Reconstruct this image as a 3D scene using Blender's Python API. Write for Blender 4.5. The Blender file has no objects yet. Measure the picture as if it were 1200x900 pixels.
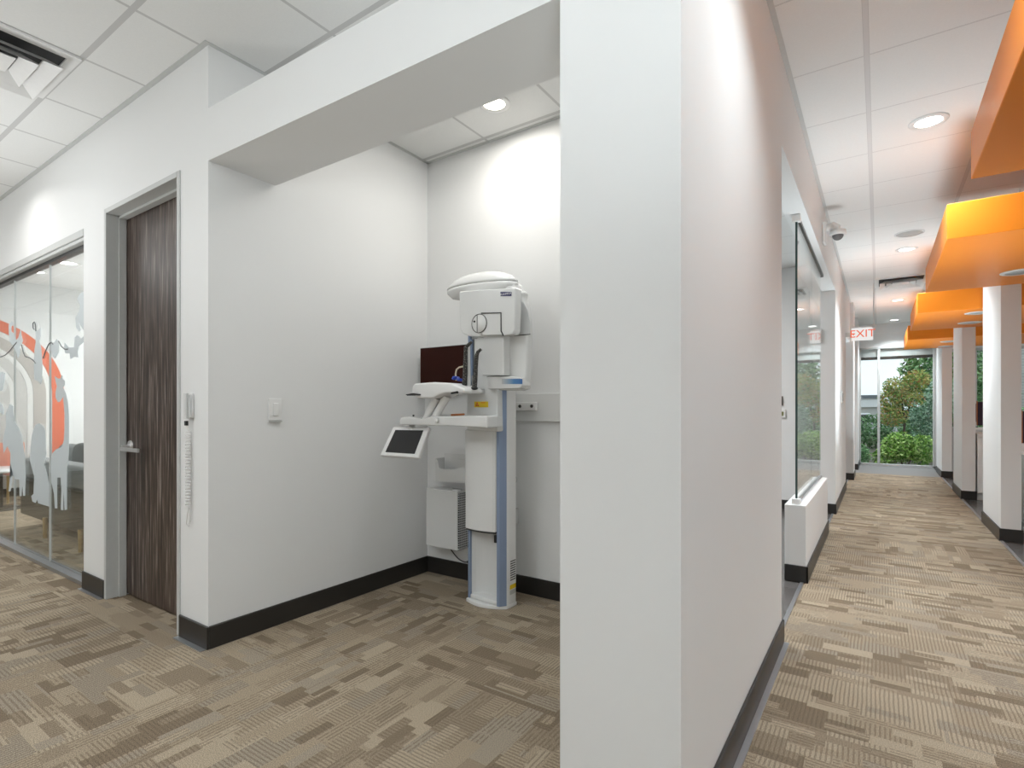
import bpy, bmesh, math, random
from mathutils import Vector, Matrix
random.seed(7)
PI = math.pi
col = bpy.context.scene.collection

# ---------------------------------------------------------------- measuring
CAMH = 1.2; FPX = 630.7; HZ = 480.0; YAW = math.atan(430 / FPX)
FW = (-math.sin(YAW), math.cos(YAW)); RT = (math.cos(YAW), math.sin(YAW))
def ray(x, y):
    l = (x - 600) / FPX
    return (FW[0] + RT[0] * l, FW[1] + RT[1] * l, (HZ - y) / FPX)
def PY(x, y, Y):            # measured point on the vertical plane Y = const -> (X, Z)
    r = ray(x, y); t = Y / r[1]
    return (r[0] * t, CAMH + r[2] * t)
def PX(x, y, X):
    r = ray(x, y); t = X / r[0]
    return (r[1] * t, CAMH + r[2] * t)
def P3(x, y, Y):
    a = PY(x, y, Y); return (a[0], Y, a[1])

# ---------------------------------------------------------------- materials
class G:
    def __init__(s, name):
        s.m = bpy.data.materials.new(name); s.m.use_nodes = True
        s.t = s.m.node_tree; s.t.nodes.clear()
        s.out = s.t.nodes.new('ShaderNodeOutputMaterial')
    def n(s, typ, **kw):
        nd = s.t.nodes.new('ShaderNode' + typ)
        for k, v in kw.items():
            if k.startswith('i_'):
                nd.inputs[k[2:].replace('_', ' ')].default_value = v
            else: setattr(nd, k, v)
        return nd
    def L(s, a, b): s.t.links.new(a, b)
    def math(s, op, a, b=None, c=None):
        nd = s.t.nodes.new('ShaderNodeMath'); nd.operation = op
        for i, v in enumerate((a, b, c)):
            if v is None: continue
            if isinstance(v, (int, float)): nd.inputs[i].default_value = v
            else: s.L(v, nd.inputs[i])
        return nd.outputs[0]
    def mix(s, f, a, b, blend='MIX'):
        nd = s.t.nodes.new('ShaderNodeMix'); nd.data_type = 'RGBA'; nd.blend_type = blend
        for i, v in ((0, f), (6, a), (7, b)):
            if isinstance(v, (int, float)): nd.inputs[i].default_value = v
            elif isinstance(v, tuple): nd.inputs[i].default_value = (*v, 1) if len(v) == 3 else v
            else: s.L(v, nd.inputs[i])
        return nd.outputs[2]
    def ramp(s, f, stops, const=False):
        nd = s.t.nodes.new('ShaderNodeValToRGB'); cr = nd.color_ramp
        if const: cr.interpolation = 'CONSTANT'
        while len(cr.elements) < len(stops): cr.elements.new(0.5)
        for e, (p, c) in zip(cr.elements, stops): e.position = p; e.color = (*c, 1)
        s.L(f, nd.inputs[0]); return nd.outputs[0]
    def pos(s):
        return s.n('NewGeometry').outputs['Position']
    def xyz(s, v=None):
        nd = s.n('SeparateXYZ'); s.L(v or s.pos(), nd.inputs[0]); return nd.outputs
    def comb(s, x, y, z=0.0):
        nd = s.n('CombineXYZ')
        for i, v in enumerate((x, y, z)):
            if isinstance(v, (int, float)): nd.inputs[i].default_value = v
            else: s.L(v, nd.inputs[i])
        return nd.outputs[0]
    def prin(s, color=(0.8, 0.8, 0.8), rough=0.5, metal=0.0, spec=0.5, normal=None, **kw):
        b = s.n('BsdfPrincipled')
        if isinstance(color, tuple): b.inputs['Base Color'].default_value = (*color, 1)
        else: s.L(color, b.inputs['Base Color'])
        if isinstance(rough, (int, float)): b.inputs['Roughness'].default_value = rough
        else: s.L(rough, b.inputs['Roughness'])
        b.inputs['Metallic'].default_value = metal
        b.inputs['Specular IOR Level'].default_value = spec
        if normal is not None: s.L(normal, b.inputs['Normal'])
        for k, v in kw.items(): b.inputs[k.replace('_', ' ')].default_value = v
        s.L(b.outputs[0], s.out.inputs[0]); return b
    def bump(s, h, strength=0.2, dist=0.002):
        nd = s.n('Bump'); nd.inputs['Strength'].default_value = strength; nd.inputs['Distance'].default_value = dist
        s.L(h, nd.inputs['Height']); return nd.outputs[0]
    def noise(s, scale, detail=2, vec=None):
        nd = s.n('TexNoise'); nd.inputs['Scale'].default_value = scale; nd.inputs['Detail'].default_value = detail
        s.L(vec or s.pos(), nd.inputs['Vector']); return nd.outputs['Fac']

def simple(name, c, rough=0.5, metal=0.0, spec=0.5, var=0.04, ns=30.0, bump=0.0):
    g = G(name)
    f = g.noise(ns, 3)
    cc = g.mix(f, tuple(max(0, v * (1 - var)) for v in c), tuple(min(1, v * (1 + var)) for v in c))
    nrm = g.bump(g.noise(ns * 12, 2), bump, 0.001) if bump else None
    g.prin(cc, rough, metal, spec, nrm); return g.m

def emis(name, c, s):
    g = G(name); e = g.n('Emission'); e.inputs[0].default_value = (*c, 1); e.inputs[1].default_value = s
    g.L(e.outputs[0], g.out.inputs[0]); return g.m

def wall_mat(name, c):
    g = G(name)
    f = g.noise(1.3, 2)
    cc = g.mix(f, tuple(v * 0.985 for v in c), tuple(min(1, v * 1.01) for v in c))
    g.prin(cc, 0.55, 0, 0.25, g.bump(g.noise(260, 2), 0.06, 0.001)); return g.m

def ceil_mat(name, ox, sx, oy, sy, wx, wy, tee, edge):
    g = G(name); x, y, z = g.xyz()
    def line(v, o, s, w):
        t = g.math('DIVIDE', g.math('SUBTRACT', v, o), s)
        fr = g.math('ABSOLUTE', g.math('SUBTRACT', t, g.math('ROUND', t)))
        return g.math('LESS_THAN', g.math('MULTIPLY', fr, s), w)
    l1 = g.math('MAXIMUM', line(x, ox, sx, wx), line(y, oy, sy, wy))
    l2 = g.math('MAXIMUM', line(x, ox, sx, wx + 0.0015), line(y, oy, sy, wy + 0.0015))
    nz = g.noise(150, 3)
    tile = g.mix(nz, (0.74, 0.745, 0.735), (0.80, 0.805, 0.795))
    c = g.mix(l2, tile, edge); c = g.mix(l1, c, tee)
    g.prin(c, 0.8, 0, 0.2, g.bump(g.math('ADD', nz, g.math('MULTIPLY', l2, -2.0)), 0.15, 0.002)); return g.m

def carpet_mat():
    g = G('carpet_patchwork_tiles'); x0, y0, _ = g.xyz()
    def white(a, b, c):
        nd = g.n('TexWhiteNoise'); nd.noise_dimensions = '3D'; g.L(g.comb(a, b, c), nd.inputs['Vector'])
        return nd.outputs['Value'], nd.outputs['Color']
    # quarter-turned carpet tiles
    T = 0.61
    tv, _c = white(g.math('FLOOR', g.math('DIVIDE', x0, T)), g.math('FLOOR', g.math('DIVIDE', y0, T)), 3.7)
    lim = g.ramp(g.math('ADD', g.math('MULTIPLY', x0, 0.2), 0.5), [(0.30, (0.5,) * 3), (0.42, (0.16,) * 3)])
    sw = g.math('LESS_THAN', tv, lim)
    def sel(a, b):
        return g.math('ADD', g.math('MULTIPLY', a, g.math('SUBTRACT', 1.0, sw)), g.math('MULTIPLY', b, sw))
    x = sel(x0, y0); y = sel(y0, x0)
    def layer(w, h, seed):
        row = g.math('FLOOR', g.math('DIVIDE', y, h))
        rv, _ = white(row, seed, 0.5)
        cx = g.math('FLOOR', g.math('DIVIDE', g.math('ADD', x, g.math('MULTIPLY', rv, w)), w))
        return white(cx, row, seed)[1]
    A = layer(0.36, 0.155, 1.3); B = layer(0.21, 0.078, 5.1); C = layer(0.145, 0.045, 9.7)
    def comp(c):
        nd = g.n('SeparateColor'); g.L(c, nd.inputs[0]); return nd.outputs
    a, b, c = comp(A), comp(B), comp(C)
    mB = g.math('LESS_THAN', b[2], 0.45); mC = g.math('LESS_THAN', c[2], 0.28)
    tone = g.mix(mC, g.mix(mB, a[0], b[0]), c[0])
    sty = g.mix(mC, g.mix(mB, a[1], b[1]), c[1])
    palette = [(0.0, (0.200, 0.155, 0.108)), (0.12, (0.260, 0.208, 0.150)), (0.30, (0.320, 0.260, 0.188)),
               (0.60, (0.370, 0.306, 0.225)), (0.84, (0.300, 0.254, 0.196))]
    base = g.ramp(tone, palette, True)
    # ribs
    def rib(v, p, sharp):
        s = g.math('SINE', g.math('MULTIPLY', v, 2 * PI / p)); return g.math('GREATER_THAN', s, sharp)
    wob = g.math('MULTIPLY', g.math('SUBTRACT', g.noise(9, 1), 0.5), 0.006)
    r1 = rib(g.math('ADD', x, wob), 0.0155, 0.30); r2 = rib(g.math('ADD', y, wob), 0.018, 0.30)
    dash = g.math('GREATER_THAN', g.noise(45, 1), 0.40)
    m1 = g.math('MULTIPLY', g.math('LESS_THAN', sty, 0.56), r1)
    m2 = g.math('MULTIPLY', g.math('MULTIPLY', g.math('GREATER_THAN', sty, 0.72), r2), dash)
    m = g.math('MAXIMUM', m1, m2)
    colr = g.mix(g.math('MULTIPLY', m, 0.50), base, (0.145, 0.110, 0.076))
    fz = g.noise(300, 3)
    colr = g.mix(0.75, colr, g.ramp(fz, [(0.34, (0.34,) * 3), (0.66, (1.66,) * 3)]), 'MULTIPLY')
    g.prin(colr, 0.95, 0, 0.1, g.bump(g.math('ADD', fz, g.math('MULTIPLY', m, -0.5)), 0.4, 0.004)); return g.m

def vinyl_mat():
    g = G('vinyl_dark_planks'); x, y, z = g.xyz()
    br = g.n('TexBrick'); g.L(g.comb(y, x), br.inputs['Vector'])
    br.inputs['Scale'].default_value = 1.0; br.inputs['Brick Width'].default_value = 0.9; br.inputs['Row Height'].default_value = 0.15
    br.inputs['Mortar Size'].default_value = 0.002
    br.inputs['Color1'].default_value = (0.075, 0.07, 0.066, 1); br.inputs['Color2'].default_value = (0.13, 0.12, 0.115, 1)
    br.inputs['Mortar'].default_value = (0.03, 0.03, 0.03, 1)
    g.prin(br.outputs['Color'], 0.22, 0, 0.5); return g.m

def wood_mat():
    g = G('dark_striped_laminate'); x, y, z = g.xyz()
    v = g.comb(g.math('MULTIPLY', x, 1.0), g.math('MULTIPLY', y, 1.0), g.math('MULTIPLY', z, 0.035))
    n1 = g.noise(55, 4, v); n2 = g.noise(170, 3, v)
    v3 = g.comb(x, y, g.math('MULTIPLY', z, 0.004)); n3 = g.noise(38, 2, v3)
    f = g.math('ADD', g.math('MULTIPLY', n1, 0.55), g.math('MULTIPLY', n2, 0.45))
    c = g.ramp(f, [(0.38, (0.016, 0.010, 0.008)), (0.50, (0.060, 0.040, 0.031)), (0.57, (0.115, 0.085, 0.070)), (0.66, (0.30, 0.255, 0.225))])
    c = g.mix(g.math('MULTIPLY', g.math('GREATER_THAN', n3, 0.66), 0.35), c, (0.30, 0.26, 0.235))
    g.prin(c, 0.38, 0, 0.4, g.bump(f, 0.15, 0.001)); return g.m

def glass_mat(name, tint=(0.96, 0.975, 0.97), ior=1.35):
    g = G(name)
    t = g.n('BsdfTransparent'); t.inputs[0].default_value = (*tint, 1)
    gl = g.n('BsdfGlossy'); gl.inputs['Roughness'].default_value = 0.02; gl.inputs[0].default_value = (1, 1, 1, 1)
    ge = g.n('NewGeometry'); dp = g.n('VectorMath', operation='DOT_PRODUCT'); g.L(ge.outputs['Normal'], dp.inputs[0]); g.L(ge.outputs['Incoming'], dp.inputs[1])
    r0 = ((ior - 1) / (ior + 1)) ** 2
    fr = g.math('ADD', g.math('MULTIPLY', g.math('POWER', g.math('SUBTRACT', 1.0, g.math('ABSOLUTE', dp.outputs['Value'])), 5.0), (1 - r0) * 0.7), r0)
    mx = g.n('MixShader'); g.L(fr, mx.inputs[0]); g.L(t.outputs[0], mx.inputs[1]); g.L(gl.outputs[0], mx.inputs[2])
    g.L(mx.outputs[0], g.out.inputs[0]); return g.m

def frost_mat():
    g = G('frosted_film')
    t = g.n('BsdfTransparent'); t.inputs[0].default_value = (0.95, 0.97, 0.98, 1)
    d = g.n('BsdfDiffuse'); d.inputs[0].default_value = (0.72, 0.755, 0.77, 1)
    tr = g.n('BsdfTranslucent'); tr.inputs[0].default_value = (0.74, 0.78, 0.80, 1)
    m1 = g.n('MixShader'); m1.inputs[0].default_value = 0.35; g.L(d.outputs[0], m1.inputs[1]); g.L(tr.outputs[0], m1.inputs[2])
    m2 = g.n('MixShader'); m2.inputs[0].default_value = 0.88; g.L(t.outputs[0], m2.inputs[1]); g.L(m1.outputs[0], m2.inputs[2])
    g.L(m2.outputs[0], g.out.inputs[0]); return g.m

def leaf_mat(name, cs):
    g = G(name)
    oi = g.n('NewGeometry').outputs['Random Per Island']
    c = g.ramp(oi, [(i / (len(cs) - 1), k) for i, k in enumerate(cs)])
    b = g.prin(c, 0.55, 0, 0.3)
    return g.m

def perf_mat():
    g = G('perforated_sheet_metal'); x, y, z = g.xyz()
    def cellf(v, p): 
        t = g.math('DIVIDE', v, p); return g.math('SUBTRACT', t, g.math('ROUND', t))
    a = cellf(y, 0.016); b = cellf(z, 0.016)
    d = g.math('SQRT', g.math('ADD', g.math('MULTIPLY', a, a), g.math('MULTIPLY', b, b)))
    c = g.mix(g.math('LESS_THAN', d, 0.36), (0.62, 0.62, 0.61), (0.03, 0.03, 0.03))
    g.prin(c, 0.5); return g.m

def pad_mat():
    g = G('black_perforated_rubber')
    v = g.n('TexVoronoi'); v.inputs['Scale'].default_value = 110; g.L(g.pos(), v.inputs['Vector'])
    c = g.mix(g.math('LESS_THAN', v.outputs['Distance'], 0.30), (0.03, 0.028, 0.025), (0.20, 0.19, 0.165))
    g.prin(c, 0.6); return g.m

def brick_mat():
    g = G('grey_brick_facing'); x, y, z = g.xyz()
    br = g.n('TexBrick'); g.L(g.comb(x, z), br.inputs['Vector']); br.inputs['Scale'].default_value = 1.0
    br.inputs['Brick Width'].default_value = 0.24; br.inputs['Row Height'].default_value = 0.08; br.inputs['Mortar Size'].default_value = 0.008
    br.inputs['Color1'].default_value = (0.42, 0.42, 0.41, 1); br.inputs['Color2'].default_value = (0.55, 0.55, 0.53, 1); br.inputs['Mortar'].default_value = (0.66, 0.66, 0.64, 1)
    g.prin(br.outputs['Color'], 0.8); return g.m

def screen_mat():
    g = G('touch_screen_black'); x, y, z = g.xyz()
    g.prin((0.012, 0.012, 0.014), 0.08, 0, 0.6); return g.m

def blue_fade(x0, x1):
    g = G('blue_gradient_label'); x, y, z = g.xyz()
    f = g.math('DIVIDE', g.math('SUBTRACT', x, x0), x1 - x0)
    c = g.ramp(f, [(0.0, (0.55, 0.56, 0.55)), (0.35, (0.25, 0.36, 0.48)), (0.6, (0.07, 0.20, 0.42)), (1.0, (0.04, 0.14, 0.36))])
    g.prin(c, 0.35); return g.m

M = {
    'wall': wall_mat('painted_white_wall', (0.80, 0.805, 0.80)),
    'carpet': carpet_mat(), 'vinyl': vinyl_mat(), 'wood': wood_mat(),
    'ceilA': ceil_mat('ceiling_tiles_hall', -2.815, 0.613, 1.055, 0.613, 0.007, 0.012, (0.55, 0.55, 0.545), (0.52, 0.52, 0.515)),
    'ceilB': ceil_mat('ceiling_tiles_corridor', -0.052, 0.613, 3.33, 0.64, 0.011, 0.003, (0.66, 0.66, 0.655), (0.50, 0.50, 0.495)),
    'ceilC': ceil_mat('ceiling_tiles_playroom', -4.70, 1.22, 1.9, 0.61, 0.012, 0.012, (0.86, 0.86, 0.86), (0.5, 0.5, 0.5)),
    'base': simple('black_rubber_base', (0.022, 0.020, 0.018), 0.38, var=0.2, ns=6),
    'strip': simple('brushed_aluminium_edge', (0.42, 0.43, 0.45), 0.35, 0.8),
    'darkmetal': simple('dark_bronze_channel', (0.09, 0.085, 0.08), 0.35, 0.7),
    'greymetal': simple('grey_painted_steel_frame', (0.54, 0.55, 0.54), 0.42, 0.0),
    'chrome': simple('satin_chrome', (0.78, 0.78, 0.79), 0.28, 0.75),
    'white': simple('white_plastic', (0.82, 0.82, 0.81), 0.28, var=0.015, ns=3),
    'machine': simple('machine_white_enamel', (0.76, 0.765, 0.755), 0.22, var=0.015, ns=2),
    'machine2': simple('machine_grey_enamel', (0.62, 0.63, 0.63), 0.26, var=0.015, ns=2),
    'blue': simple('powder_blue_anodised', (0.26, 0.33, 0.47), 0.38, 0.25, var=0.03, ns=4),
    'gap': simple('dark_joint', (0.03, 0.03, 0.03), 0.6),
    'orange': simple('orange_lacquer', (0.90, 0.262, 0.016), 0.42, var=0.02, ns=1.5, spec=0.3),
    'orangesoft': simple('salmon_fabric', (0.70, 0.28, 0.19), 0.85, var=0.06, ns=60, bump=0.2),
    'peach': simple('coral_paint', (0.74, 0.17, 0.08), 0.6),
    'taupe': simple('taupe_paint', (0.50, 0.465, 0.43), 0.6),
    'greige': simple('pale_greige_paint', (0.60, 0.585, 0.56), 0.6),
    'mwhite': simple('cream_white_paint', (0.80, 0.795, 0.77), 0.6),
    'sofa': simple('grey_upholstery', (0.26, 0.265, 0.26), 0.8, var=0.08, ns=80, bump=0.25),
    'sofadark': simple('olive_brown_upholstery', (0.055, 0.05, 0.036), 0.85, var=0.2, ns=40, bump=0.3),
    'pillow': simple('charcoal_cushion_fabric', (0.15, 0.155, 0.15), 0.9, var=0.1, ns=90, bump=0.3),
    'brass': simple('brushed_brass', (0.62, 0.45, 0.20), 0.3, 0.9),
    'glass': glass_mat('clear_glass', ior=1.28), 'glassedge': simple('dark_green_glass_edge', (0.035, 0.07, 0.065), 0.1),
    'glassjoint': simple('clear_silicone_joint', (0.62, 0.65, 0.65), 0.3),
    'glasscor': glass_mat('corridor_screen_glass', (0.93, 0.95, 0.945), 1.5),
    'frost': frost_mat(),
    'vine': simple('grey_vine_film', (0.20, 0.21, 0.21), 0.6),
    'lens': emis('lit_lamp_lens', (1.0, 0.985, 0.96), 7.0),
    'lenswarm': emis('warm_lit_lamp_lens', (1.0, 0.93, 0.78), 7.0),
    'lensoff': simple('pale_grey_lens', (0.62, 0.62, 0.60), 0.4),
    'trim': simple('white_lamp_trim', (0.78, 0.78, 0.77), 0.4),
    'perf': perf_mat(), 'pad': pad_mat(), 'screen': screen_mat(),
    'monred': simple('dark_maroon_screen', (0.034, 0.007, 0.004), 0.35, var=0.3, ns=2, spec=0.12),
    'purple': simple('dark_purple_plastic', (0.035, 0.012, 0.035), 0.3),
    'yellow': simple('yellow_warning_sticker', (0.85, 0.60, 0.02), 0.5),
    'red': simple('red_print', (0.70, 0.05, 0.02), 0.5),
    'black': simple('black_plastic', (0.015, 0.015, 0.015), 0.35),
    'navy': simple('navy_badge', (0.02, 0.02, 0.11), 0.3),
    'inkwhite': simple('white_print', (0.85, 0.85, 0.85), 0.5),
    'ink': simple('grey_print', (0.05, 0.05, 0.05), 0.5),
    'bluecord': simple('blue_plastic', (0.03, 0.07, 0.42), 0.35),
    'beige': simple('beige_plastic', (0.62, 0.55, 0.40), 0.4),
    'orangewood': simple('orange_brown_plastic', (0.50, 0.17, 0.05), 0.4),
    'exitglow': emis('exit_panel_white', (1.0, 0.97, 0.95), 0.85),
    'exitred': emis('exit_red_letters', (1.0, 0.16, 0.06), 0.85),
    'brick': brick_mat(), 'stucco': simple('grey_stucco', (0.55, 0.55, 0.53), 0.8),
    'roofwhite': simple('white_fascia', (0.82, 0.83, 0.84), 0.6),
    'roofdark': simple('dark_roofing', (0.16, 0.18, 0.20), 0.7),
    'bark': simple('brown_bark', (0.11, 0.08, 0.055), 0.9, var=0.3, ns=30, bump=0.5),
    'soil': simple('garden_soil', (0.16, 0.15, 0.11), 0.95, var=0.4, ns=8),
    'leafA': leaf_mat('tree_leaves', [(0.03, 0.11, 0.03), (0.10, 0.27, 0.08), (0.25, 0.46, 0.19), (0.45, 0.65, 0.36)]),
    'leafB': leaf_mat('autumn_tree_leaves', [(0.08, 0.24, 0.05), (0.32, 0.46, 0.10), (0.62, 0.58, 0.18), (0.52, 0.22, 0.09)]),
    'leafC': leaf_mat('bright_shrub_leaves', [(0.05, 0.13, 0.02), (0.17, 0.38, 0.05), (0.36, 0.58, 0.12), (0.62, 0.76, 0.32)]),
    'leafD': leaf_mat('hedge_leaves', [(0.05, 0.15, 0.05), (0.14, 0.32, 0.12), (0.36, 0.54, 0.30)]),
    'leafE': leaf_mat('bluish_ivy_leaves', [(0.05, 0.14, 0.08), (0.18, 0.36, 0.22), (0.42, 0.60, 0.44), (0.62, 0.78, 0.62)]),
    'wire': simple('overhead_wire', (0.30, 0.31, 0.32), 0.6),
    'carpaint': simple('pale_grey_car_paint', (0.72, 0.73, 0.76), 0.3),
    'dome': simple('smoked_dome', (0.18, 0.18, 0.18), 0.1),
    'tread': simple('grey_entrance_mat', (0.20, 0.195, 0.19), 0.9, var=0.15, ns=60),
}

# ---------------------------------------------------------------- mesh builder
ORG = {}
class MB:
    def __init__(s): s.v = []; s.f = []; s.sm = []
    def add(s, vs, fs, smooth=False):
        o = len(s.v); s.v += [tuple(p) for p in vs]; s.f += [tuple(i + o for i in f) for f in fs]; s.sm += [smooth] * len(fs); return s
    def box(s, x0, x1, y0, y1, z0, z1):
        if x0 > x1: x0, x1 = x1, x0
        if y0 > y1: y0, y1 = y1, y0
        if z0 > z1: z0, z1 = z1, z0
        v = [(x0, y0, z0), (x1, y0, z0), (x1, y1, z0), (x0, y1, z0), (x0, y0, z1), (x1, y0, z1), (x1, y1, z1), (x0, y1, z1)]
        return s.add(v, [(0, 3, 2, 1), (4, 5, 6, 7), (0, 1, 5, 4), (1, 2, 6, 5), (2, 3, 7, 6), (3, 0, 4, 7)])
    def prism(s, pts, a, b, axis='y'):      # pts 2D outline; axis y: (x,z); axis z: (x,y); axis x: (y,z)
        ar = sum(pts[i][0] * pts[(i + 1) % len(pts)][1] - pts[(i + 1) % len(pts)][0] * pts[i][1] for i in range(len(pts)))
        if ar < 0: pts = pts[::-1]
        if a > b: a, b = b, a
        n = len(pts)
        if axis == 'y': mk = lambda p, t: (p[0], t, p[1])
        elif axis == 'z': mk = lambda p, t: (p[0], p[1], t)
        else: mk = lambda p, t: (t, p[0], p[1])
        v = [mk(p, a) for p in pts] + [mk(p, b) for p in pts]
        fl = [tuple(range(n)), tuple(range(2 * n - 1, n - 1, -1))]
        fl += [(i, i + n, (i + 1) % n + n, (i + 1) % n) for i in range(n)]
        if axis != 'y': fl = [f[::-1] for f in fl]
        return s.add(v, fl)
    def tube(s, path, r, seg=10, cap=True, closed=False):
        P = [Vector(p) for p in path]; n = len(P); rr = r if isinstance(r, (list, tuple)) else [r] * n
        prev = None; rings = []
        for i in range(n):
            if closed: t = P[(i + 1) % n] - P[i - 1]
            else: t = P[min(i + 1, n - 1)] - P[max(i - 1, 0)]
            t.normalize()
            if prev is None:
                up = Vector((0, 0, 1)) if abs(t.z) < 0.9 else Vector((1, 0, 0)); u = t.cross(up).normalized()
            else:
                u = (prev - t * prev.dot(t)).normalized()
            prev = u; w = t.cross(u)
            rings.append([P[i] + (u * math.cos(2 * PI * k / seg) + w * math.sin(2 * PI * k / seg)) * rr[i] for k in range(seg)])
        v = [p for R in rings for p in R]; f = []
        for i in range(n if closed else n - 1):
            j = (i + 1) % n
            for k in range(seg): f.append((i * seg + k, i * seg + (k + 1) % seg, j * seg + (k + 1) % seg, j * seg + k))
        s.add(v, f, True)
        if cap and not closed:
            s.add(rings[0], [tuple(range(seg))[::-1]]); s.add(rings[-1], [tuple(range(seg))])
        return s
    def lathe(s, prof, c, seg=24, axis='z', sx=1.0, sy=1.0, cap=True):
        v = []; f = []
        for r, h in prof:
            for k in range(seg):
                a = 2 * PI * k / seg; q = (r * math.cos(a) * sx, r * math.sin(a) * sy, h)
                if axis == 'y': q = (q[0], q[2], -q[1])
                elif axis == 'x': q = (q[2], q[0], q[1])
                v.append((q[0] + c[0], q[1] + c[1], q[2] + c[2]))
        m = len(prof)
        for i in range(m - 1):
            for k in range(seg): f.append((i * seg + k, i * seg + (k + 1) % seg, (i + 1) * seg + (k + 1) % seg, (i + 1) * seg + k))
        if cap: f.append(tuple(range(seg))[::-1]); f.append(tuple((m - 1) * seg + k for k in range(seg)))
        return s.add(v, f, True)
    def ell(s, c, rx, ry, rz, seg=24, rg=12, e=1.0):
        pr = []
        for i in range(rg + 1):
            a = -PI / 2 + PI * i / rg
            cr = max(math.cos(a), 0.001) ** e; sz = math.copysign(abs(math.sin(a)) ** e, math.sin(a)); pr.append((cr, sz * rz))
        return s.lathe(pr, c, seg, 'z', rx, ry)
    def xf(s, mtx):
        s.v = [tuple(mtx @ Vector(p)) for p in s.v]; return s
    def build(s, name, mat, parent=None, bevel=0.0, seg=2, smooth=None, sub=0):
        me = bpy.data.meshes.new(name)
        if parent is not None: org = ORG[parent.name]
        else:
            xs = [p[0] for p in s.v]; ys = [p[1] for p in s.v]; zs = [p[2] for p in s.v]
            org = ((min(xs) + max(xs)) / 2, (min(ys) + max(ys)) / 2, min(zs))
        me.from_pydata([(p[0] - org[0], p[1] - org[1], p[2] - org[2]) for p in s.v], [], s.f)
        me.polygons.foreach_set('use_smooth', [bool(x or smooth) for x in s.sm]); me.update()
        bm = bmesh.new(); bm.from_mesh(me); bmesh.ops.recalc_face_normals(bm, faces=bm.faces); bm.to_mesh(me); bm.free()
        o = bpy.data.objects.new(name, me); col.objects.link(o)
        me.materials.append(mat)
        if parent is not None: o.parent = parent
        else: o.location = org
        ORG[o.name] = org
        if bevel:
            b = o.modifiers.new('bevel', 'BEVEL'); b.width = bevel; b.segments = seg; b.limit_method = 'ANGLE'; b.angle_limit = math.radians(35)
            if seg > 1:
                b.harden_normals = False
                w = o.modifiers.new('wn', 'WEIGHTED_NORMAL')
                me.polygons.foreach_set('use_smooth', [True] * len(me.polygons))
        if sub:
            sb = o.modifiers.new('sub', 'SUBSURF'); sb.levels = sub; sb.render_levels = sub
        return o
def B(*a): return MB().box(*a)
def struct(o): o['kind'] = 'structure'; return o
def thing(name, loc, label, cat, group=None):
    o = bpy.data.objects.new(name, None); col.objects.link(o); o.location = loc; o.empty_display_size = 0.1
    ORG[o.name] = tuple(loc); o['label'] = label; o['category'] = cat
    if group: o['group'] = group
    return o
def tag(o, label, cat, group=None):
    o['label'] = label; o['category'] = cat
    if group: o['group'] = group
    return o
def dup(root, loc, label):
    r = root.copy(); col.objects.link(r); r.location = loc; r['label'] = label; ORG[r.name] = tuple(loc)
    for ch in list(root.children):
        c = ch.copy(); col.objects.link(c); c.parent = r
        for gch in list(ch.children):
            d = gch.copy(); col.objects.link(d); d.parent = c
    return r
def text_mb(body, size, mtx):
    cu = bpy.data.curves.new('txt', 'FONT'); cu.body = body; cu.size = size; cu.align_x = 'CENTER'; cu.align_y = 'CENTER'; cu.extrude = 0.0008
    o = bpy.data.objects.new('txt', cu); col.objects.link(o)
    dg = bpy.context.evaluated_depsgraph_get(); me = bpy.data.meshes.new_from_object(o.evaluated_get(dg))
    mb = MB(); mb.add([mtx @ v.co for v in me.vertices], [tuple(p.vertices) for p in me.polygons])
    bpy.data.objects.remove(o); bpy.data.curves.remove(cu); bpy.data.meshes.remove(me); return mb
FACE_MY = Matrix.Rotation(PI / 2, 4, 'X')      # text readable from -Y

CZ = 3.03
HY = 1.37        # hall wall plane
CX = -0.415       # corridor wall plane
AX = -2.775      # alcove left wall
AB = 2.955       # alcove back wall
PXL = -0.765      # left face of the dividing wall
EY = 3.08        # end of the dividing wall
FY = 13.95       # glazed end wall

# ================================================================ SETTING
fl = MB()
fl.box(-13, 0.92, -3.2, 3.0, -0.06, 0)
fl.box(-0.44, 0.92, 3.0, 12.15, -0.06, 0)
fl.box(-10.2, -4.4, 3.0, 5.6, -0.06, 0)
struct(fl.build('floor', M['carpet']))
struct(B(0.92, 4.8, -3.2, FY, -0.06, -0.002).build('floor', M['vinyl']))
struct(B(-4.4, -0.44, 3.0, FY, -0.06, -0.002).build('floor', M['vinyl']))
struct(B(-0.44, 0.92, 12.15, FY, -0.06, 0.0).build('floor', M['tread']))
struct(B(-13, -0.58, -3.2, 3.02, CZ, CZ + 0.08).build('ceiling', M['ceilA']))
ceB = MB(); ceB.box(-0.58, 4.8, -3.2, FY + 0.1, CZ, CZ + 0.08)
struct(ceB.build('ceiling', M['ceilB']))
struct(B(-4.4, -0.60, 3.09, FY, 2.90, 2.98).build('ceiling', M['ceilB']))
struct(B(-10.2, -4.4, 1.52, 5.6, 2.985, 3.02).build('ceiling', M['ceilC']))

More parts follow.
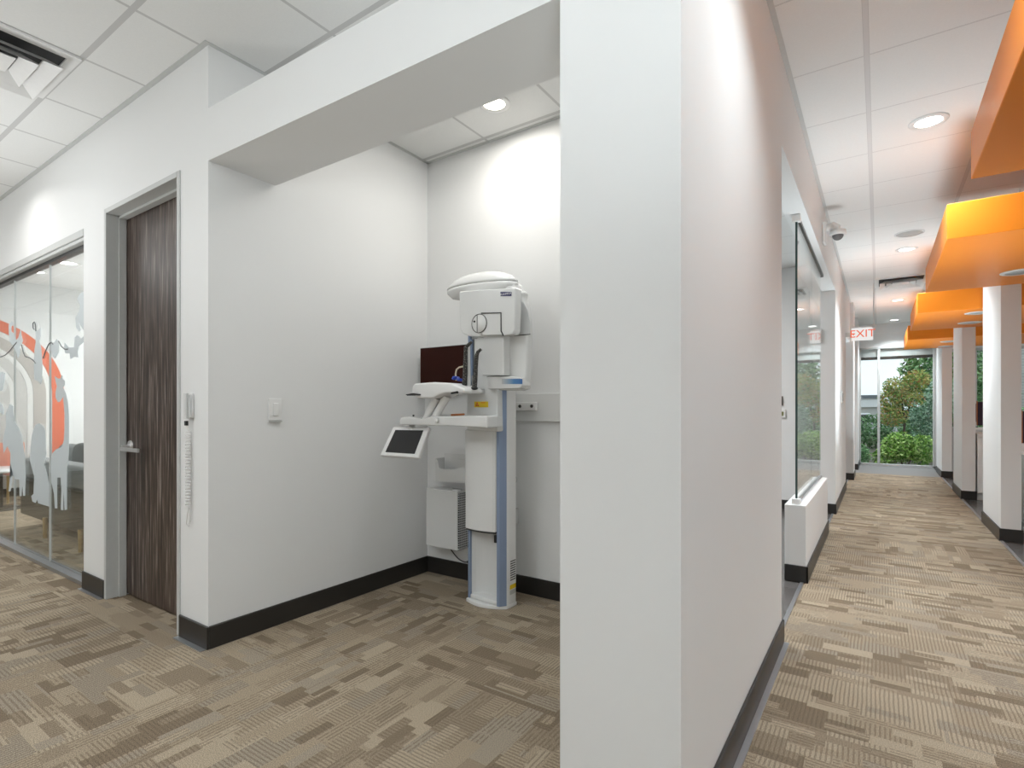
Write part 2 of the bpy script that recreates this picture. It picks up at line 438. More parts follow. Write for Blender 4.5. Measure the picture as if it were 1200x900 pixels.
# front wall with the glazed playroom and the laminate door
W = M['wall']
wl = MB()
GX0, GX1, GZ = -9.4, -4.425, 2.42
DX0, DX1, DZ = -4.062, -3.062, 2.47
wl.box(-13, GX0, HY, HY + 0.14, 0, CZ)
wl.box(GX0, GX1, HY, HY + 0.14, GZ, CZ)
wl.box(GX1, DX0, HY, HY + 0.14, 0, CZ)
wl.box(DX0, DX1, HY, HY + 0.14, DZ, CZ)
wl.box(DX1, AX, HY, HY + 0.14, 0, CZ)
wl.box(AX - 0.14, AX, HY + 0.14, EY, 0, CZ)
struct(wl.build('wall_left', W))
struct(B(AX, PXL, AB, EY, 0, CZ).build('wall_back', W))
struct(B(PXL, CX, HY, EY, 0, CZ).build('wall_center', W))
struct(MB().prism([(AX, HY), (PXL, 1.425), (PXL, 1.765), (AX, 1.735)], 2.447, 2.71, 'z').build('trim_1', W))          # open header beam
struct(B(-0.55, CX, EY, 7.2, 2.57, CZ).build('wall_header', W))
wr = MB()
wr.box(-0.55, CX, 7.2, 9.6, 0, CZ)
wr.box(-0.55, CX, 9.6, 10.85, 2.35, CZ)
wr.box(-0.55, -0.362, 10.85, 11.6, 0, CZ)
wr.box(-0.55, CX, 11.6, 12.75, 2.35, CZ)
wr.box(-0.55, -0.352, 12.75, FY, 0, CZ)
wr.box(-4.4, -0.55, 7.2, 7.32, 0, CZ)
struct(wr.build('wall_corridor', W))
struct(B(-4.5, -4.36, EY, 7.32, 0, CZ).build('wall_nook', W))
struct(B(-3.0, -0.55, 9.3, 9.4, 0, CZ).build('wall_side_room', W))
struct(B(-3.0, -2.9, 9.4, FY, 0, CZ).build('wall_side_room', W))
# playroom
struct(B(-10.02, -9.9, HY + 0.14, 5.6, 0, 3.02).build('wall_playroom_left', W))
struct(B(-9.9, -4.4, 5.5, 5.6, 0, 3.02).build('wall_playroom_back', W))
struct(B(-4.4, -4.3, HY + 0.14, 5.6, 0, 3.02).build('wall_playroom_right', W))
# unseen shell behind the camera
struct(B(-13, 4.9, -3.3, -3.2, 0, CZ).build('wall_rear', W))
struct(B(-13.1, -13, -3.3, HY + 0.14, 0, CZ).build('wall_hall_end', W))
struct(B(4.8, 4.9, -3.3, FY + 0.1, 0, CZ).build('wall_right', W))
# far wall
fw = MB()
fw.box(-3.0, -0.355, FY, FY + 0.15, 0, CZ)
fw.box(-0.355, 1.15, FY, FY + 0.15, 2.54, CZ)
fw.box(0.96, 1.15, FY, FY + 0.15, 0, 2.54)
fw.box(1.15, 4.8, FY, FY + 0.15, 0, 0.78)
fw.box(1.15, 4.8, FY, FY + 0.15, 2.42, CZ)
fw.box(-0.355, 4.8, FY - 0.02, FY, 2.83, CZ)
struct(fw.build('wall_far', W))

# baseboards
def basebd(name, segs, h=0.115, t=0.012):
    mb = MB()
    for x0, x1, y0, y1 in segs: mb.box(x0, x1, y0, y1, 0, h)
    return struct(mb.build(name, M['base'], bevel=0.003, seg=1))
t = 0.012
basebd('baseboard_left', [(GX1, DX0, HY - t, HY), (DX1, AX + t, HY - t, HY), (-13, GX0, HY - t, HY)])
basebd('baseboard_alcove', [(AX, AX + t, HY, AB), (AX + t, PXL, AB - t, AB)])
basebd('baseboard_center', [(PXL, CX + t, HY - t, HY), (CX, CX + t, HY, EY), (PXL + 0.1, CX + t, EY, EY + t), (-4.3, PXL + 0.1, EY, EY + t)])
basebd('baseboard_corridor', [(CX, CX + t, 7.2, 9.6), (-0.55, CX + t, 7.2 - t, 7.2), (-0.36, -0.35, 10.85, 11.6), (-0.55, -0.35, 10.85 - t, 10.85),
                             (-0.352, -0.34, 12.75, FY), (-0.55, -0.34, 12.75 - t, 12.75)])
basebd('baseboard_nook', [(-4.36, -0.55, 7.2 - t, 7.2), (-4.36, -4.35, EY, 7.2)])
basebd('baseboard_playroom', [(-9.9, -9.888, 1.52, 5.5), (-9.9, -4.4, 5.488, 5.5)])
# metal carpet edge strips and wall angles
struct(MB().box(0.912, 0.935, -3.2, 12.15, -0.001, 0.005).build('trim_2', M['strip']))
struct(MB().box(-0.452, -0.43, EY, 12.15, -0.001, 0.005).build('trim_3', M['strip']))
struct(MB().box(GX1, DX0, HY - 0.034, HY - 0.014, 0, 0.004).box(DX1, AX, HY - 0.04, HY - 0.014, 0, 0.004).box(CX + 0.013, CX + 0.035, HY, EY, 0, 0.004)
       .build('trim_4', M['strip']))
ang = MB()
ang.box(-13, AX + 0.02, HY - 0.026, HY, CZ - 0.004, CZ).box(AX, AX + 0.022, HY, AB, CZ - 0.004, CZ).box(AX, PXL, AB - 0.022, AB, CZ - 0.004, CZ)
ang.box(CX, CX + 0.024, HY, FY, CZ - 0.004, CZ).box(PXL, CX, HY - 0.024, HY, CZ - 0.004, CZ)
struct(ang.build('trim_5', M['greymetal']))

# ---- window_1: glazed playroom front
GYP = 1.43
w1 = MB().box(GX0, GX1, HY - 0.004, HY + 0.10, GZ - 0.05, GZ).box(GX0, GX1, HY + 0.005, HY + 0.10, GZ - 0.075, GZ - 0.05)
w1 = struct(w1.build('window_1', M['greymetal'], bevel=0.003, seg=1))
B(GX0, GX1, GYP - 0.022, GYP + 0.022, GZ - 0.10, GZ - 0.076).build('head_channel', M['black'], w1)
B(GX0, GX1, HY + 0.008, GYP + 0.022, 0, 0.026).build('sill_channel', M['strip'], w1)
js = [GX1, PY(59, 480, GYP)[0], PY(17.5, 480, GYP)[0], -7.1, -8.05, GX0]
for i in range(5):
    B(js[i + 1] + 0.003, js[i] - 0.003, GYP - 0.005, GYP + 0.005, 0.028, GZ - 0.09).build('pane', M['glass'], w1)
    if i: B(js[i] - 0.0045, js[i] + 0.0045, GYP - 0.006, GYP + 0.006, 0.028, GZ - 0.09).build('glass_joint', M['glassjoint'], w1)

# ---- door_1: dark laminate door in grey steel frame
dr = struct(B(-4.028, -3.094, 1.475, 1.515, 0.012, 2.430).build('door_1', M['wood'], bevel=0.002, seg=1))
f = MB()
f.box(DX0, DX0 + 0.03, HY - 0.008, 1.53, 0, DZ).box(DX1 - 0.03, DX1, HY - 0.008, 1.53, 0, DZ).box(DX0 + 0.03, DX1 - 0.03, HY - 0.008, 1.53, DZ - 0.03, DZ)
f.box(DX0 + 0.03, DX0 + 0.044, 1.43, 1.472, 0, DZ - 0.03).box(DX1 - 0.044, DX1 - 0.03, 1.43, 1.472, 0, DZ - 0.03).box(DX0 + 0.03, DX1 - 0.03, 1.43, 1.472, DZ - 0.046, DZ - 0.03)
f.build('door_frame', M['greymetal'], dr, bevel=0.002, seg=1)
h = MB(); hx, hz = -3.965, 0.970
h.lathe([(0.005, -0.012), (0.031, -0.010), (0.033, 0.0), (0.033, 0.004)], (hx, 1.475, hz), 20, 'y')
h.tube([(hx, 1.475, hz), (hx, 1.425, hz - 0.01)], 0.012)
h.box(-3.89, -3.712, 1.414, 1.428, 0.939, 0.962).box(-3.975, -3.89, 1.418, 1.432, 0.939, 0.962)
h.build('door_handle', M['chrome'], dr, bevel=0.002)
MB().box(-4.021, -4.019, 1.48, 1.51, 0.9, 1.02).build('latch_plate', M['chrome'], dr)

# ---- window_2: end-of-corridor glazing ; window_3: operatory windows
w2 = MB()
w2.box(-0.355, -0.325, FY + 0.0, FY + 0.10, 0, 2.54).box(0.915, 0.96, FY + 0.0, FY + 0.10, 0, 2.54).box(-0.355, 0.96, FY, FY + 0.10, 2.50, 2.54)
w2.box(-0.355, 0.96, FY, FY + 0.10, 0, 0.045).box(-0.028, 0.02, FY, FY + 0.10, 0.045, 2.50)
w2 = struct(w2.build('window_2', M['greymetal'], bevel=0.004, seg=1))
B(-0.325, -0.028, FY + 0.04, FY + 0.048, 0.045, 2.50).build('pane', M['glass'], w2)
B(0.02, 0.915, FY + 0.04, FY + 0.048, 0.045, 2.50).build('pane', M['glass'], w2)
struct(B(-0.325, 0.915, FY + 0.06, FY + 0.10, 2.33, 2.50).build('trim_6', M['greymetal']))
struct(B(-0.325, 0.915, FY + 0.055, FY + 0.11, 2.275, 2.335).build('trim_7', M['darkmetal']))
w3 = MB()
for x in (1.15, 1.55, 2.6, 3.65, 4.75): w3.box(x, x + 0.05, FY, FY + 0.10, 0.78, 2.42)
w3.box(1.15, 4.8, FY, FY + 0.10, 0.78, 0.83).box(1.15, 4.8, FY, FY + 0.10, 2.37, 2.42)
w3 = struct(w3.build('window_3', M['greymetal']))
for a, b in ((1.20, 1.55), (1.60, 2.6), (2.65, 3.65), (3.70, 4.75)):
    B(a, b, FY + 0.04, FY + 0.048, 0.83, 2.37).build('pane', M['glass'], w3)
struct(B(1.15, 4.8, FY - 0.08, FY, 0.75, 0.78).build('trim_8', M['white']))

# ---- low partition with the frameless glass screen
pw = struct(MB().box(-0.55, CX, 4.22, 6.09, 0, 0.535).build('wall_low', W, bevel=0.004, seg=1))
basebd('baseboard_low', [(CX, CX + t, 4.22 - t, 6.09), (-0.55, CX + t, 4.22 - t, 4.22), (-0.55, CX + t, 6.09, 6.09 + t)])
w4 = struct(B(-0.497, -0.463, 4.26, 6.07, 0.536, 0.556).build('window_4', M['strip']))
B(-0.495, -0.465, 4.26, 6.30, 2.545, 2.569).build('head_channel', M['darkmetal'], w4)
B(-0.486, -0.474, 4.262, 5.27, 0.556, 2.548).build('pane', M['glasscor'], w4)
B(-0.486, -0.474, 5.275, 6.07, 0.556, 2.548).build('pane', M['glasscor'], w4)
B(-0.487, -0.473, 4.256, 4.262, 0.556, 2.548).build('glass_edge', M['glassedge'], w4)
B(-0.507, -0.453, 4.235, 4.285, 0.536, 0.575).build('clamp', M['white'], w4, bevel=0.003)
B(-0.507, -0.453, 4.235, 4.285, 2.52, 2.569).build('clamp', M['white'], w4, bevel=0.003)

# ---- square fins / columns of the right side
fin = [(6.58, 7.60), (9.36, 10.36), (12.14, 13.2)]
for a, b in fin:
    c_ = B(0.92, 1.06, a, b, 0, CZ)
    o = struct(c_.build('wall_fin', W, bevel=0.002, seg=1))
    bb = MB().box(0.908, 1.072, a - t, b + t, 0, 0.115).build('baseboard', M['base'], o)

# ================================================================ CORRIDOR THINGS
clouds = [(0.36, 1.35, 3.33), (0.36, 4.42, 6.33), (0.36, 7.62, 9.28), (0.375, 10.45, 12.10)]
cl_lab = ['nearest orange ceiling panel, cut off by the top right edge of view',
          'large orange box panel hanging just in front of the nearest white fin',
          'orange box panel behind the nearest white fin, third along the corridor',
          'farthest orange box panel before the end window, smallest in view']
for (x0, y0, y1), lab in zip(clouds, cl_lab):
    o = B(x0, 2.9, y0, y1, 2.29, 2.515).build('ceiling_panel', M['orange'], bevel=0.003, seg=1)
    tag(o, lab, 'ceiling panel', 'orange ceiling panels along the corridor')
    hang = MB()
    for x in (x0 + 0.6, 2.4):
        for y in (y0 + 0.3, y1 - 0.3): hang.tube([(x, y, 2.51), (x, y, CZ)], 0.003, 6)
    hang.build('hanging_wires', M['strip'], o)

def downlight(loc, label, lens, r=0.085, group='recessed ceiling downlights'):
    o = thing('downlight', loc, label, 'ceiling light', group); x, y, z = loc
    MB().lathe([(r * 0.86, -0.006), (r * 0.92, -0.010), (r + 0.02, -0.004), (r + 0.02, 0.0), (r * 0.86, 0.0)], (x, y, z), 32, cap=False).build('trim_ring', M['trim'], o)
    MB().lathe([(0.001, -0.003), (r * 0.87, -0.003), (r * 0.87, -0.0005), (0.001, -0.0005)], (x, y, z), 32).build('lens', lens, o)
    return o
corr = [4.31, 7.60, 11.05, 13.45]
labs = ['lit round downlight nearest the camera in the corridor ceiling',
        'lit round downlight between the grey ceiling speaker and the air vent',
        'lit round downlight just beyond the corridor air vent',
        'small round downlight in the ceiling nearest the end window']
def lamp(loc, power, size=0.18, color=(1, 0.97, 0.93), spread=2.3, typ='AREA', rot=None, sizey=None):
    l = bpy.data.lights.new('lamp', 'AREA'); l.shape = 'DISK' if sizey is None else 'RECTANGLE'; l.size = size
    if sizey: l.size_y = sizey
    l.energy = power; l.color = color; l.spread = spread
    o = bpy.data.objects.new('lamp', l); col.objects.link(o); o.location = loc
    if rot: o.rotation_euler = rot
    return o
for y, lb in zip(corr, labs):
    downlight((0.26, y, CZ), lb, M['lens'])
    lamp((0.26, y, CZ - 0.02), 24, spread=1.9, color=(0.90, 0.965, 1.0))
CLZ = 2.29
for (x, y), lb in zip([(0.92, 5.78), (0.92, 7.95), (0.94, 8.80), (0.93, 11.03), (0.96, 11.85)],
    ['pale disc light under the large orange panel nearest its far edge',
     'left upper pale disc light under the third orange panel, nearer the camera',
     'pale disc light under the third orange panel, farther from the camera',
     'pale disc light under the farthest orange panel, nearer the camera',
     'pale disc light under the farthest orange panel, by its far edge']):
    downlight((x, y, CLZ), lb, M['lensoff'], 0.10, 'disc lights set in the orange panels')

o = thing('ceiling_speaker', (0.26, 6.94, CZ), 'flat grey round speaker grille in the corridor ceiling', 'speaker')
MB().lathe([(0.001, -0.008), (0.105, -0.006), (0.115, 0.0), (0.001, 0.0)], (0.26, 6.94, CZ), 32).build('grille', simple('grey_speaker_mesh', (0.42, 0.42, 0.41), 0.7, var=0.1, ns=200), o)
MB().lathe([(0.114, -0.007), (0.128, -0.005), (0.128, 0.0), (0.114, 0.0)], (0.26, 6.94, CZ), 32, cap=False).build('rim', M['trim'], o)

def diffuser(x0, x1, y0, y1, z, label):
    cx, cy = (x0 + x1) / 2, (y0 + y1) / 2; o = thing('air_vent', (cx, cy, z), label, 'air vent', 'square ceiling air vents')
    fr = MB(); w = 0.05
    fr.box(x0, x1, y0, y0 + w, z - 0.012, z).box(x0, x1, y1 - w, y1, z - 0.012, z).box(x0, x0 + w, y0 + w, y1 - w, z - 0.012, z).box(x1 - w, x1, y0 + w, y1 - w, z - 0.012, z)
    fr.build('frame', M['trim'], o)
    B(x0 + w, x1 - w, y0 + w, y1 - w, z - 0.003, z).build('dark_throat', M['gap'], o)
    hw, hh = (x1 - x0) / 2, (y1 - y0) / 2
    for k, (s0, s1, za, zb) in enumerate([(0.80, 0.60, -0.004, -0.045), (0.55, 0.36, -0.010, -0.055), (0.31, 0.0, -0.03, -0.055)]):
        cone = MB(); v = []
        for s, zz in ((s0, za), (s1, zb), (s1, zb - 0.004), (s0, za - 0.004)):
            v += [(cx - hw * s, cy - hh * s, z + zz), (cx + hw * s, cy - hh * s, z + zz), (cx + hw * s, cy + hh * s, z + zz), (cx - hw * s, cy + hh * s, z + zz)]
        # louvre blades flare outward: wide edge low, narrow edge high
        v = [(p[0], p[1], z - 0.020 - (0.05 - abs(p[2] - z))) for p in v]
        fc = []
        for a in range(3):
            for q in range(4): fc.append((a * 4 + q, a * 4 + (q + 1) % 4, (a + 1) * 4 + (q + 1) % 4, (a + 1) * 4 + q))
        if s1 == 0.0: fc.append((0, 1, 2, 3))
        cone.add(v, fc); cone.build('louvre_cone', M['trim'], o)
    return o
diffuser(-0.052, 0.561, 9.09, 9.73, CZ, 'square white air vent in the corridor ceiling before the exit sign')
diffuser(-4.041, -3.428, 0.442, 1.055, CZ, 'square white air vent with angled louvres above the glass-fronted room')

# exit sign
ex = thing('exit_sign', (-0.20, 9.42, 2.22), 'white hanging exit sign with red letters above the corridor', 'exit sign')
B(-0.335, -0.07, 9.405, 9.435, 2.215, 2.40).build('panel', M['exitglow'], ex, bevel=0.004)
B(-0.345, -0.06, 9.40, 9.44, 2.40, 2.42).build('top_rail', M['white'], ex)
text_mb('EXIT', 0.155, Matrix.Translation((-0.20, 9.402, 2.31)) @ FACE_MY).build('letters', M['exitred'], ex)
MB().prism([(-0.325, 2.31), (-0.305, 2.33), (-0.305, 2.29)], 9.40, 9.404).build('arrow', M['exitred'], ex)
MB().tube([(-0.062, 9.42, 2.38), (-0.062, 9.42, CZ)], 0.007, 8).build('rod', M['white'], ex)
B(-0.085, -0.04, 9.40, 9.44, 2.385, 2.43).build('rod_bracket', M['white'], ex, bevel=0.004)
B(CX, -0.335, 9.405, 9.435, 2.28, 2.34).build('wall_bracket', M['white'], ex)

# security camera on the wall
sc = thing('security_camera', (-0.36, 5.55, 2.70), 'white dome security camera on a bracket high on the corridor wall', 'security camera')
B(CX, CX + 0.03, 5.48, 5.62, 2.68, 2.86).build('wall_plate', M['white'], sc, bevel=0.01)
MB().tube([(CX + 0.02, 5.55, 2.82), (CX + 0.08, 5.55, 2.835), (CX + 0.12, 5.55, 2.80)], 0.03, 12).build('arm', M['white'], sc)
MB().lathe([(0.02, 0.05), (0.062, 0.035), (0.066, 0.0), (0.06, -0.005)], (CX + 0.115, 5.55, 2.745), 24).build('hood', M['white'], sc)
MB().ell((CX + 0.115, 5.55, 2.74), 0.045, 0.045, 0.045, 20, 10).build('dome', M['dome'], sc)

rd = thing('card_reader', (CX + 0.01, 8.33, 1.30), 'small dark card reader on the corridor wall beyond the glass screen', 'card reader')
B(CX, CX + 0.02, 8.28, 8.37, 1.28, 1.44).build('body', M['greymetal'], rd, bevel=0.005)
B(CX + 0.02, CX + 0.024, 8.30, 8.35, 1.31, 1.42).build('reader_face', M['black'], rd)
st = thing('strobe_alarm', (-0.575, 7.17, 2.0), 'small white strobe alarm at the left edge of the wall end', 'alarm')
B(-0.61, -0.555, 7.15, 7.20, 1.98, 2.14).build('body', M['white'], st, bevel=0.006)
B(-0.60, -0.565, 7.135, 7.15, 2.02, 2.10).build('strobe_lens', M['lensoff'], st, bevel=0.004)
th = thing('thermostat', (-0.965, 7.19, 1.12), 'small pale wall thermostat in the nook behind the dividing wall', 'thermostat')
B(-1.0, -0.925, 7.175, 7.2, 1.10, 1.20).build('body', M['white'], th, bevel=0.004)
B(-0.985, -0.945, 7.172, 7.176, 1.125, 1.175).build('display', simple('olive_display', (0.20, 0.20, 0.08), 0.3), th)
k_ = thing('key_switch', (-0.97, 7.19, 1.24), 'thin dark switch plate above the thermostat in the nook', 'switch')
B(-0.99, -0.955, 7.185, 7.2, 1.25, 1.36).build('plate', M['darkmetal'], k_)

# operatory cabinets beyond the fins
def cabinet(x0, x1, y, top, label):
    o = thing('cabinet', ((x0 + x1) / 2, y + 0.25, 0), label, 'cabinet', 'white drawer cabinets between the fins')
    B(x0, x1, y + 0.05, y + 0.5, 0, 0.10).build('plinth', M['greymetal'], o)
    B(x0, x1, y + 0.012, y + 0.5, 0.10, top - 0.04).build('carcass', M['white'], o)
    n = 3; w = (x1 - x0) / n
    for i in range(n):
        for k in range(4):
            z0 = 0.11 + k * (top - 0.16) / 4; z1 = z0 + (top - 0.16) / 4 - 0.008
            d = B(x0 + i * w + 0.004, x0 + (i + 1) * w - 0.004, y, y + 0.014, z0, z1).build('drawer', M['white'], o)
            B(x0 + i * w + 0.1, x0 + (i + 1) * w - 0.1, y - 0.018, y - 0.004, z1 - 0.03, z1 - 0.02).box(x0 + i * w + 0.11, x0 + i * w + 0.12, y - 0.006, y + 0.002, z1 - 0.03, z1 - 0.02).box(x0 + (i + 1) * w - 0.12, x0 + (i + 1) * w - 0.11, y - 0.006, y + 0.002, z1 - 0.03, z1 - 0.02).build('handle', M['strip'], d)
    B(x0, x1 + 0.02, y - 0.03, y + 0.52, top - 0.04, top).build('countertop', M['white'], o, bevel=0.004)
    return o
cabinet(1.075, 2.7, 9.34, 0.885, 'white drawer cabinet with countertop seen between the two nearest fins')
cabinet(1.16, 2.8, 7.10, 0.76, 'white drawer cabinet at the right edge of view beside the nearest fin')
cabinet(1.075, 2.7, 12.2, 0.885, 'white drawer cabinet beside the farthest fin')
def monitor_on(x, y, z, label, w=0.42):
    o = thing('monitor', (x, y, z), label, 'monitor', 'dark monitors on the cabinets')
    B(x - 0.10, x + 0.10, y - 0.08, y + 0.08, z, z + 0.015).build('foot', M['black'], o, bevel=0.003)
    B(x - 0.02, x + 0.02, y, y + 0.02, z + 0.01, z + 0.16).build('stem', M['black'], o)
    B(x - w / 2, x + w / 2, y - 0.03, y, z + 0.10, z + 0.42).build('screen', M['purple'], o, bevel=0.006)
    B(x - w / 2 - 0.006, x - w / 2 + 0.004, y - 0.036, y + 0.004, z + 0.10, z + 0.43).build('edge_trim', M['orangewood'], o)
    return o
monitor_on(1.31, 9.6, 0.886, 'dark monitor on the cabinet between the two nearest fins')
monitor_on(1.40, 7.4, 0.761, 'dark purple monitor at the right edge of view', 0.42).location.z = 0.761
monitor_on(1.34, 12.5, 0.886, 'dark monitor on the cabinet by the farthest fin')

# ================================================================ ALCOVE THINGS
downlight((-1.90, 2.60, CZ), 'warm lit downlight in the alcove ceiling above the scanner', M['lenswarm'], 0.075)
sw = thing('light_switch', (AX, 1.73, 1.2), 'white rocker light switch on the alcove side wall', 'light switch')
B(AX, AX + 0.007, 1.69, 1.77, 1.14, 1.262).build('plate', M['white'], sw, bevel=0.003)
B(AX + 0.007, AX + 0.013, 1.713, 1.747, 1.165, 1.237).build('rocker', M['white'], sw, bevel=0.003)
B(AX, AX + 0.012, 1.692, 1.768, 1.131, 1.137).build('shadow_lip', M['greymetal'], sw)

# exposure hand switch with coiled cord beside the door
hs = thing('exposure_switch', (-2.95, HY - 0.02, 0.58), 'white hand switch in a wall cradle with dangling coiled cord', 'hand switch')
B(-2.962, -2.918, HY - 0.012, HY, 1.155, 1.285).build('cradle', M['white'], hs, bevel=0.003)
MB().tube([(-2.952, HY - 0.024, 1.150), (-2.952, HY - 0.024, 1.285)], 0.011, 12).build('hand_grip', M['machine'], hs)
B(-2.926, -2.914, HY - 0.024, HY - 0.012, 1.160, 1.275).build('side_clip', M['machine2'], hs)
MB().lathe([(0.005, -0.005), (0.006, 0), (0.005, 0.005)], (-2.966, HY - 0.016, 1.255), 12, 'y').build('button', M['black'], hs)
B(-2.958, -2.940, HY - 0.030, HY - 0.018, 1.118, 1.142).build('cord_plug', M['black'], hs)
cp = []
N = 24 * 12
for i in range(N + 1):
    a = i / 12 * 2 * PI; q = i / N; r = 0.015 + 0.002 * math.sin(q * 40)
    cp.append((-2.948 + r * math.cos(a), HY - 0.018 + 0.7 * r * math.sin(a), 1.09 - q * 0.39))
cp = [(-2.949, HY - 0.024, 1.12)] + cp + [(-2.952, HY - 0.018, 0.66), (-2.962, HY - 0.018, 0.61), (-2.955, HY - 0.012, 0.595), (-2.935, HY - 0.012, 0.62), (-2.94, HY - 0.012, 0.69)]
MB().tube(cp, 0.0032, 6).build('coiled_cord', M['white'], hs)

# wall board behind scanner
wb = thing('wall_rail', (-2.0, AB - 0.02, 1.12), 'white horizontal mounting board across the alcove back wall', 'wall board')
B(-2.905, PXL, AB - 0.03, AB, 1.125, 1.302).build('board', M['machine'], wb, bevel=0.003)
B(-1.975, -1.795, AB - 0.055, AB - 0.03, 1.195, 1.248).build('bracket', M['white'], wb, bevel=0.004)
for x in (-1.915, -1.825):
    MB().lathe([(0.010, -0.004), (0.011, 0.0)], (x, AB - 0.056, 1.222), 12, 'y').build('screw', M['darkmetal'], wb)
# monitor on the wall board
mo = thing('monitor', (-2.5, 2.87, 1.30), 'dark maroon computer screen in the alcove corner behind the scanner', 'monitor')
B(-2.735, -2.255, 2.835, 2.865, 1.335, 1.645).build('housing', M['machine2'], mo, bevel=0.004)
B(-2.729, -2.261, 2.832, 2.835, 1.341, 1.640).build('screen', M['monred'], mo)
B(-2.54, -2.46, 2.865, 2.94, 1.30, 1.48).build('wall_mount', M['black'], mo)

# file pocket and white control box under it
fp = thing('file_holder', (-2.47, 2.9, 0.72), 'white plastic file holder on the back wall above the ventilated box', 'file holder')
fpo = [PY(x, y, 2.86) for x, y in [(510.5, 537), (513, 539), (515, 548), (517, 549), (535, 551), (538, 538), (552, 540), (552, 567), (518, 564), (511, 564)]]
MB().prism(fpo, 2.855, 2.862).build('front', M['machine'], fp)
a = PY(511, 537, 2.86); b = PY(551, 566, 2.86)
B(a[0], b[0], 2.862, AB, b[1], b[1] + 0.008).build('bottom', M['machine'], fp)
B(b[0] - 0.004, b[0], 2.862, AB, b[1], a[1]).build('side_panel', M['machine'], fp)
B(a[0], a[0] + 0.004, 2.862, AB, b[1], a[1]).build('side_panel', M['machine'], fp)
B(a[0], b[0], AB - 0.008, AB, b[1], a[1] + 0.03).build('back_panel', M['machine'], fp)
cb = thing('control_box', (-2.5, 2.88, 0.2), 'white wall control box with perforated vent side below the file holder', 'control box')
B(-2.668, -2.378, 2.825, AB, 0.235, 0.64).build('housing', M['machine'], cb, bevel=0.004)
B(-2.377, -2.368, 2.83, AB, 0.245, 0.625).build('vent_side', M['perf'], cb)
B(-2.43, -2.385, 2.835, 2.87, 0.64, 0.648).build('latch', M['chrome'], cb)
pn = thing('wall_panel', (-2.6, AB, 0.2), 'tall pale backing panel on the alcove back wall in the corner', 'wall panel')
B(-2.72, -2.22, AB - 0.006, AB, 0.19, 1.12).build('panel', W, pn)
cb2 = thing('power_cable', (-2.4, 2.92, 0.12), 'thin grey cable drooping from the control box to the baseboard', 'cable')
pts = []
for i in range(15):
    q = i / 14; pts.append((-2.56 + 0.19 * q, 2.935, 0.230 - 0.10 * math.sin(q * PI * 0.62)))
MB().tube(pts, 0.004, 6).build('cable', M['ink'], cb2)
MB().tube([(-2.37, 2.93, 0.135), (-2.30, 2.92, 0.185)], 0.011, 8).build('plug', M['black'], cb2)
MB().tube([(-2.36, 2.92, 0.25), (-2.31, 2.91, 0.215)], 0.007, 8).build('black_lead', M['black'], cb2)

# ================================================================ PANORAMIC SCANNER
mc = thing('panoramic_scanner', (-1.98, 2.68, 0), 'tall white panoramic dental x-ray scanner with blue-striped column in the alcove', 'x-ray machine')
MA, MG = M['machine'], M['machine2']
# base foot with curved front
bp = [(-2.135, 2.622)]
for i in range(1, 10):
    q = i / 10; bp.append((-2.135 + 0.29 * q, 2.622 - 0.045 * math.sin(q * PI) + 0.02 * q))
bp += [(-1.845, 2.65), (-1.838, 2.68), (-1.838, 2.75), (-2.135, 2.75)]
MB().prism(bp, 0, 0.022, 'z').build('base_foot', M['white'], mc, bevel=0.004)
# niche back (concave) of lower column
nb = []
for i in range(13):
    q = i / 12; nb.append((-2.112 + 0.215 * q, 2.65 + 0.05 * math.sin(q * PI) ** 0.7))
nb += [(-1.90, 2.745), (-2.118, 2.745)]
MB().prism(nb, 0.022, 1.75, 'z').build('column', M['machine'], mc)
B(-2.13, -2.112, 2.632, 2.745, 0.022, 1.75).build('blue_strip', M['blue'], mc, bevel=0.004)
MB().prism([(-1.890, 2.610), (-1.872, 2.612), (-1.846, 2.650), (-1.862, 2.665), (-1.90, 2.64)], 0.022, 1.70, 'z').build('blue_strip', M['blue'], mc)
MB().prism([(-1.846, 2.652), (-1.841, 2.67), (-1.841, 2.745), (-1.90, 2.745), (-1.90, 2.655), (-1.868, 2.66)], 0.022, 1.70, 'z').build('side_cover', M['white'], mc, bevel=0.004)
B(-2.08, -1.96, 2.745, AB - 0.031, 1.14, 1.28).build('wall_bracket', M['machine2'], mc)
B(-2.08, -1.96, 2.745, AB, 0.45, 0.55).build('lower_wall_bracket', M['machine2'], mc)
# curved niche floor
nf = [(-2.112, 2.632)] + [(-2.112 + 0.205 * i / 10, 2.605 + 0.0 * i) for i in range(0)] + [(-1.89, 2.612), (-1.89, 2.74), (-2.112, 2.74)]
MB().prism(nf, 0.022, 0.05, 'z').build('niche_floor', M['machine'], mc, bevel=0.008)
# front cover (smooth, slightly convex)
def convex(x0, x1, yf, yb, bulge, z0, z1, slope=0.0):
    pts = [(x0 + (x1 - x0) * i / 12, yf - bulge * math.sin(PI * i / 12) ** 0.8) for i in range(13)] + [(x1, yb), (x0, yb)]
    return MB().prism(pts, z0, z1, 'z')
fc = convex(-2.125, -1.892, 2.60, 2.66, 0.022, 0.465, 1.075)
fc.build('front_cover', MA, mc, bevel=0.006)
convex(-2.122, -1.894, 2.606, 2.66, 0.02, 0.455, 0.465).build('cover_joint', M['gap'], mc)
B(-1.906, -1.9045, 2.5945, 2.60, 0.48, 1.06).build('cover_seam', M['greymetal'], mc)
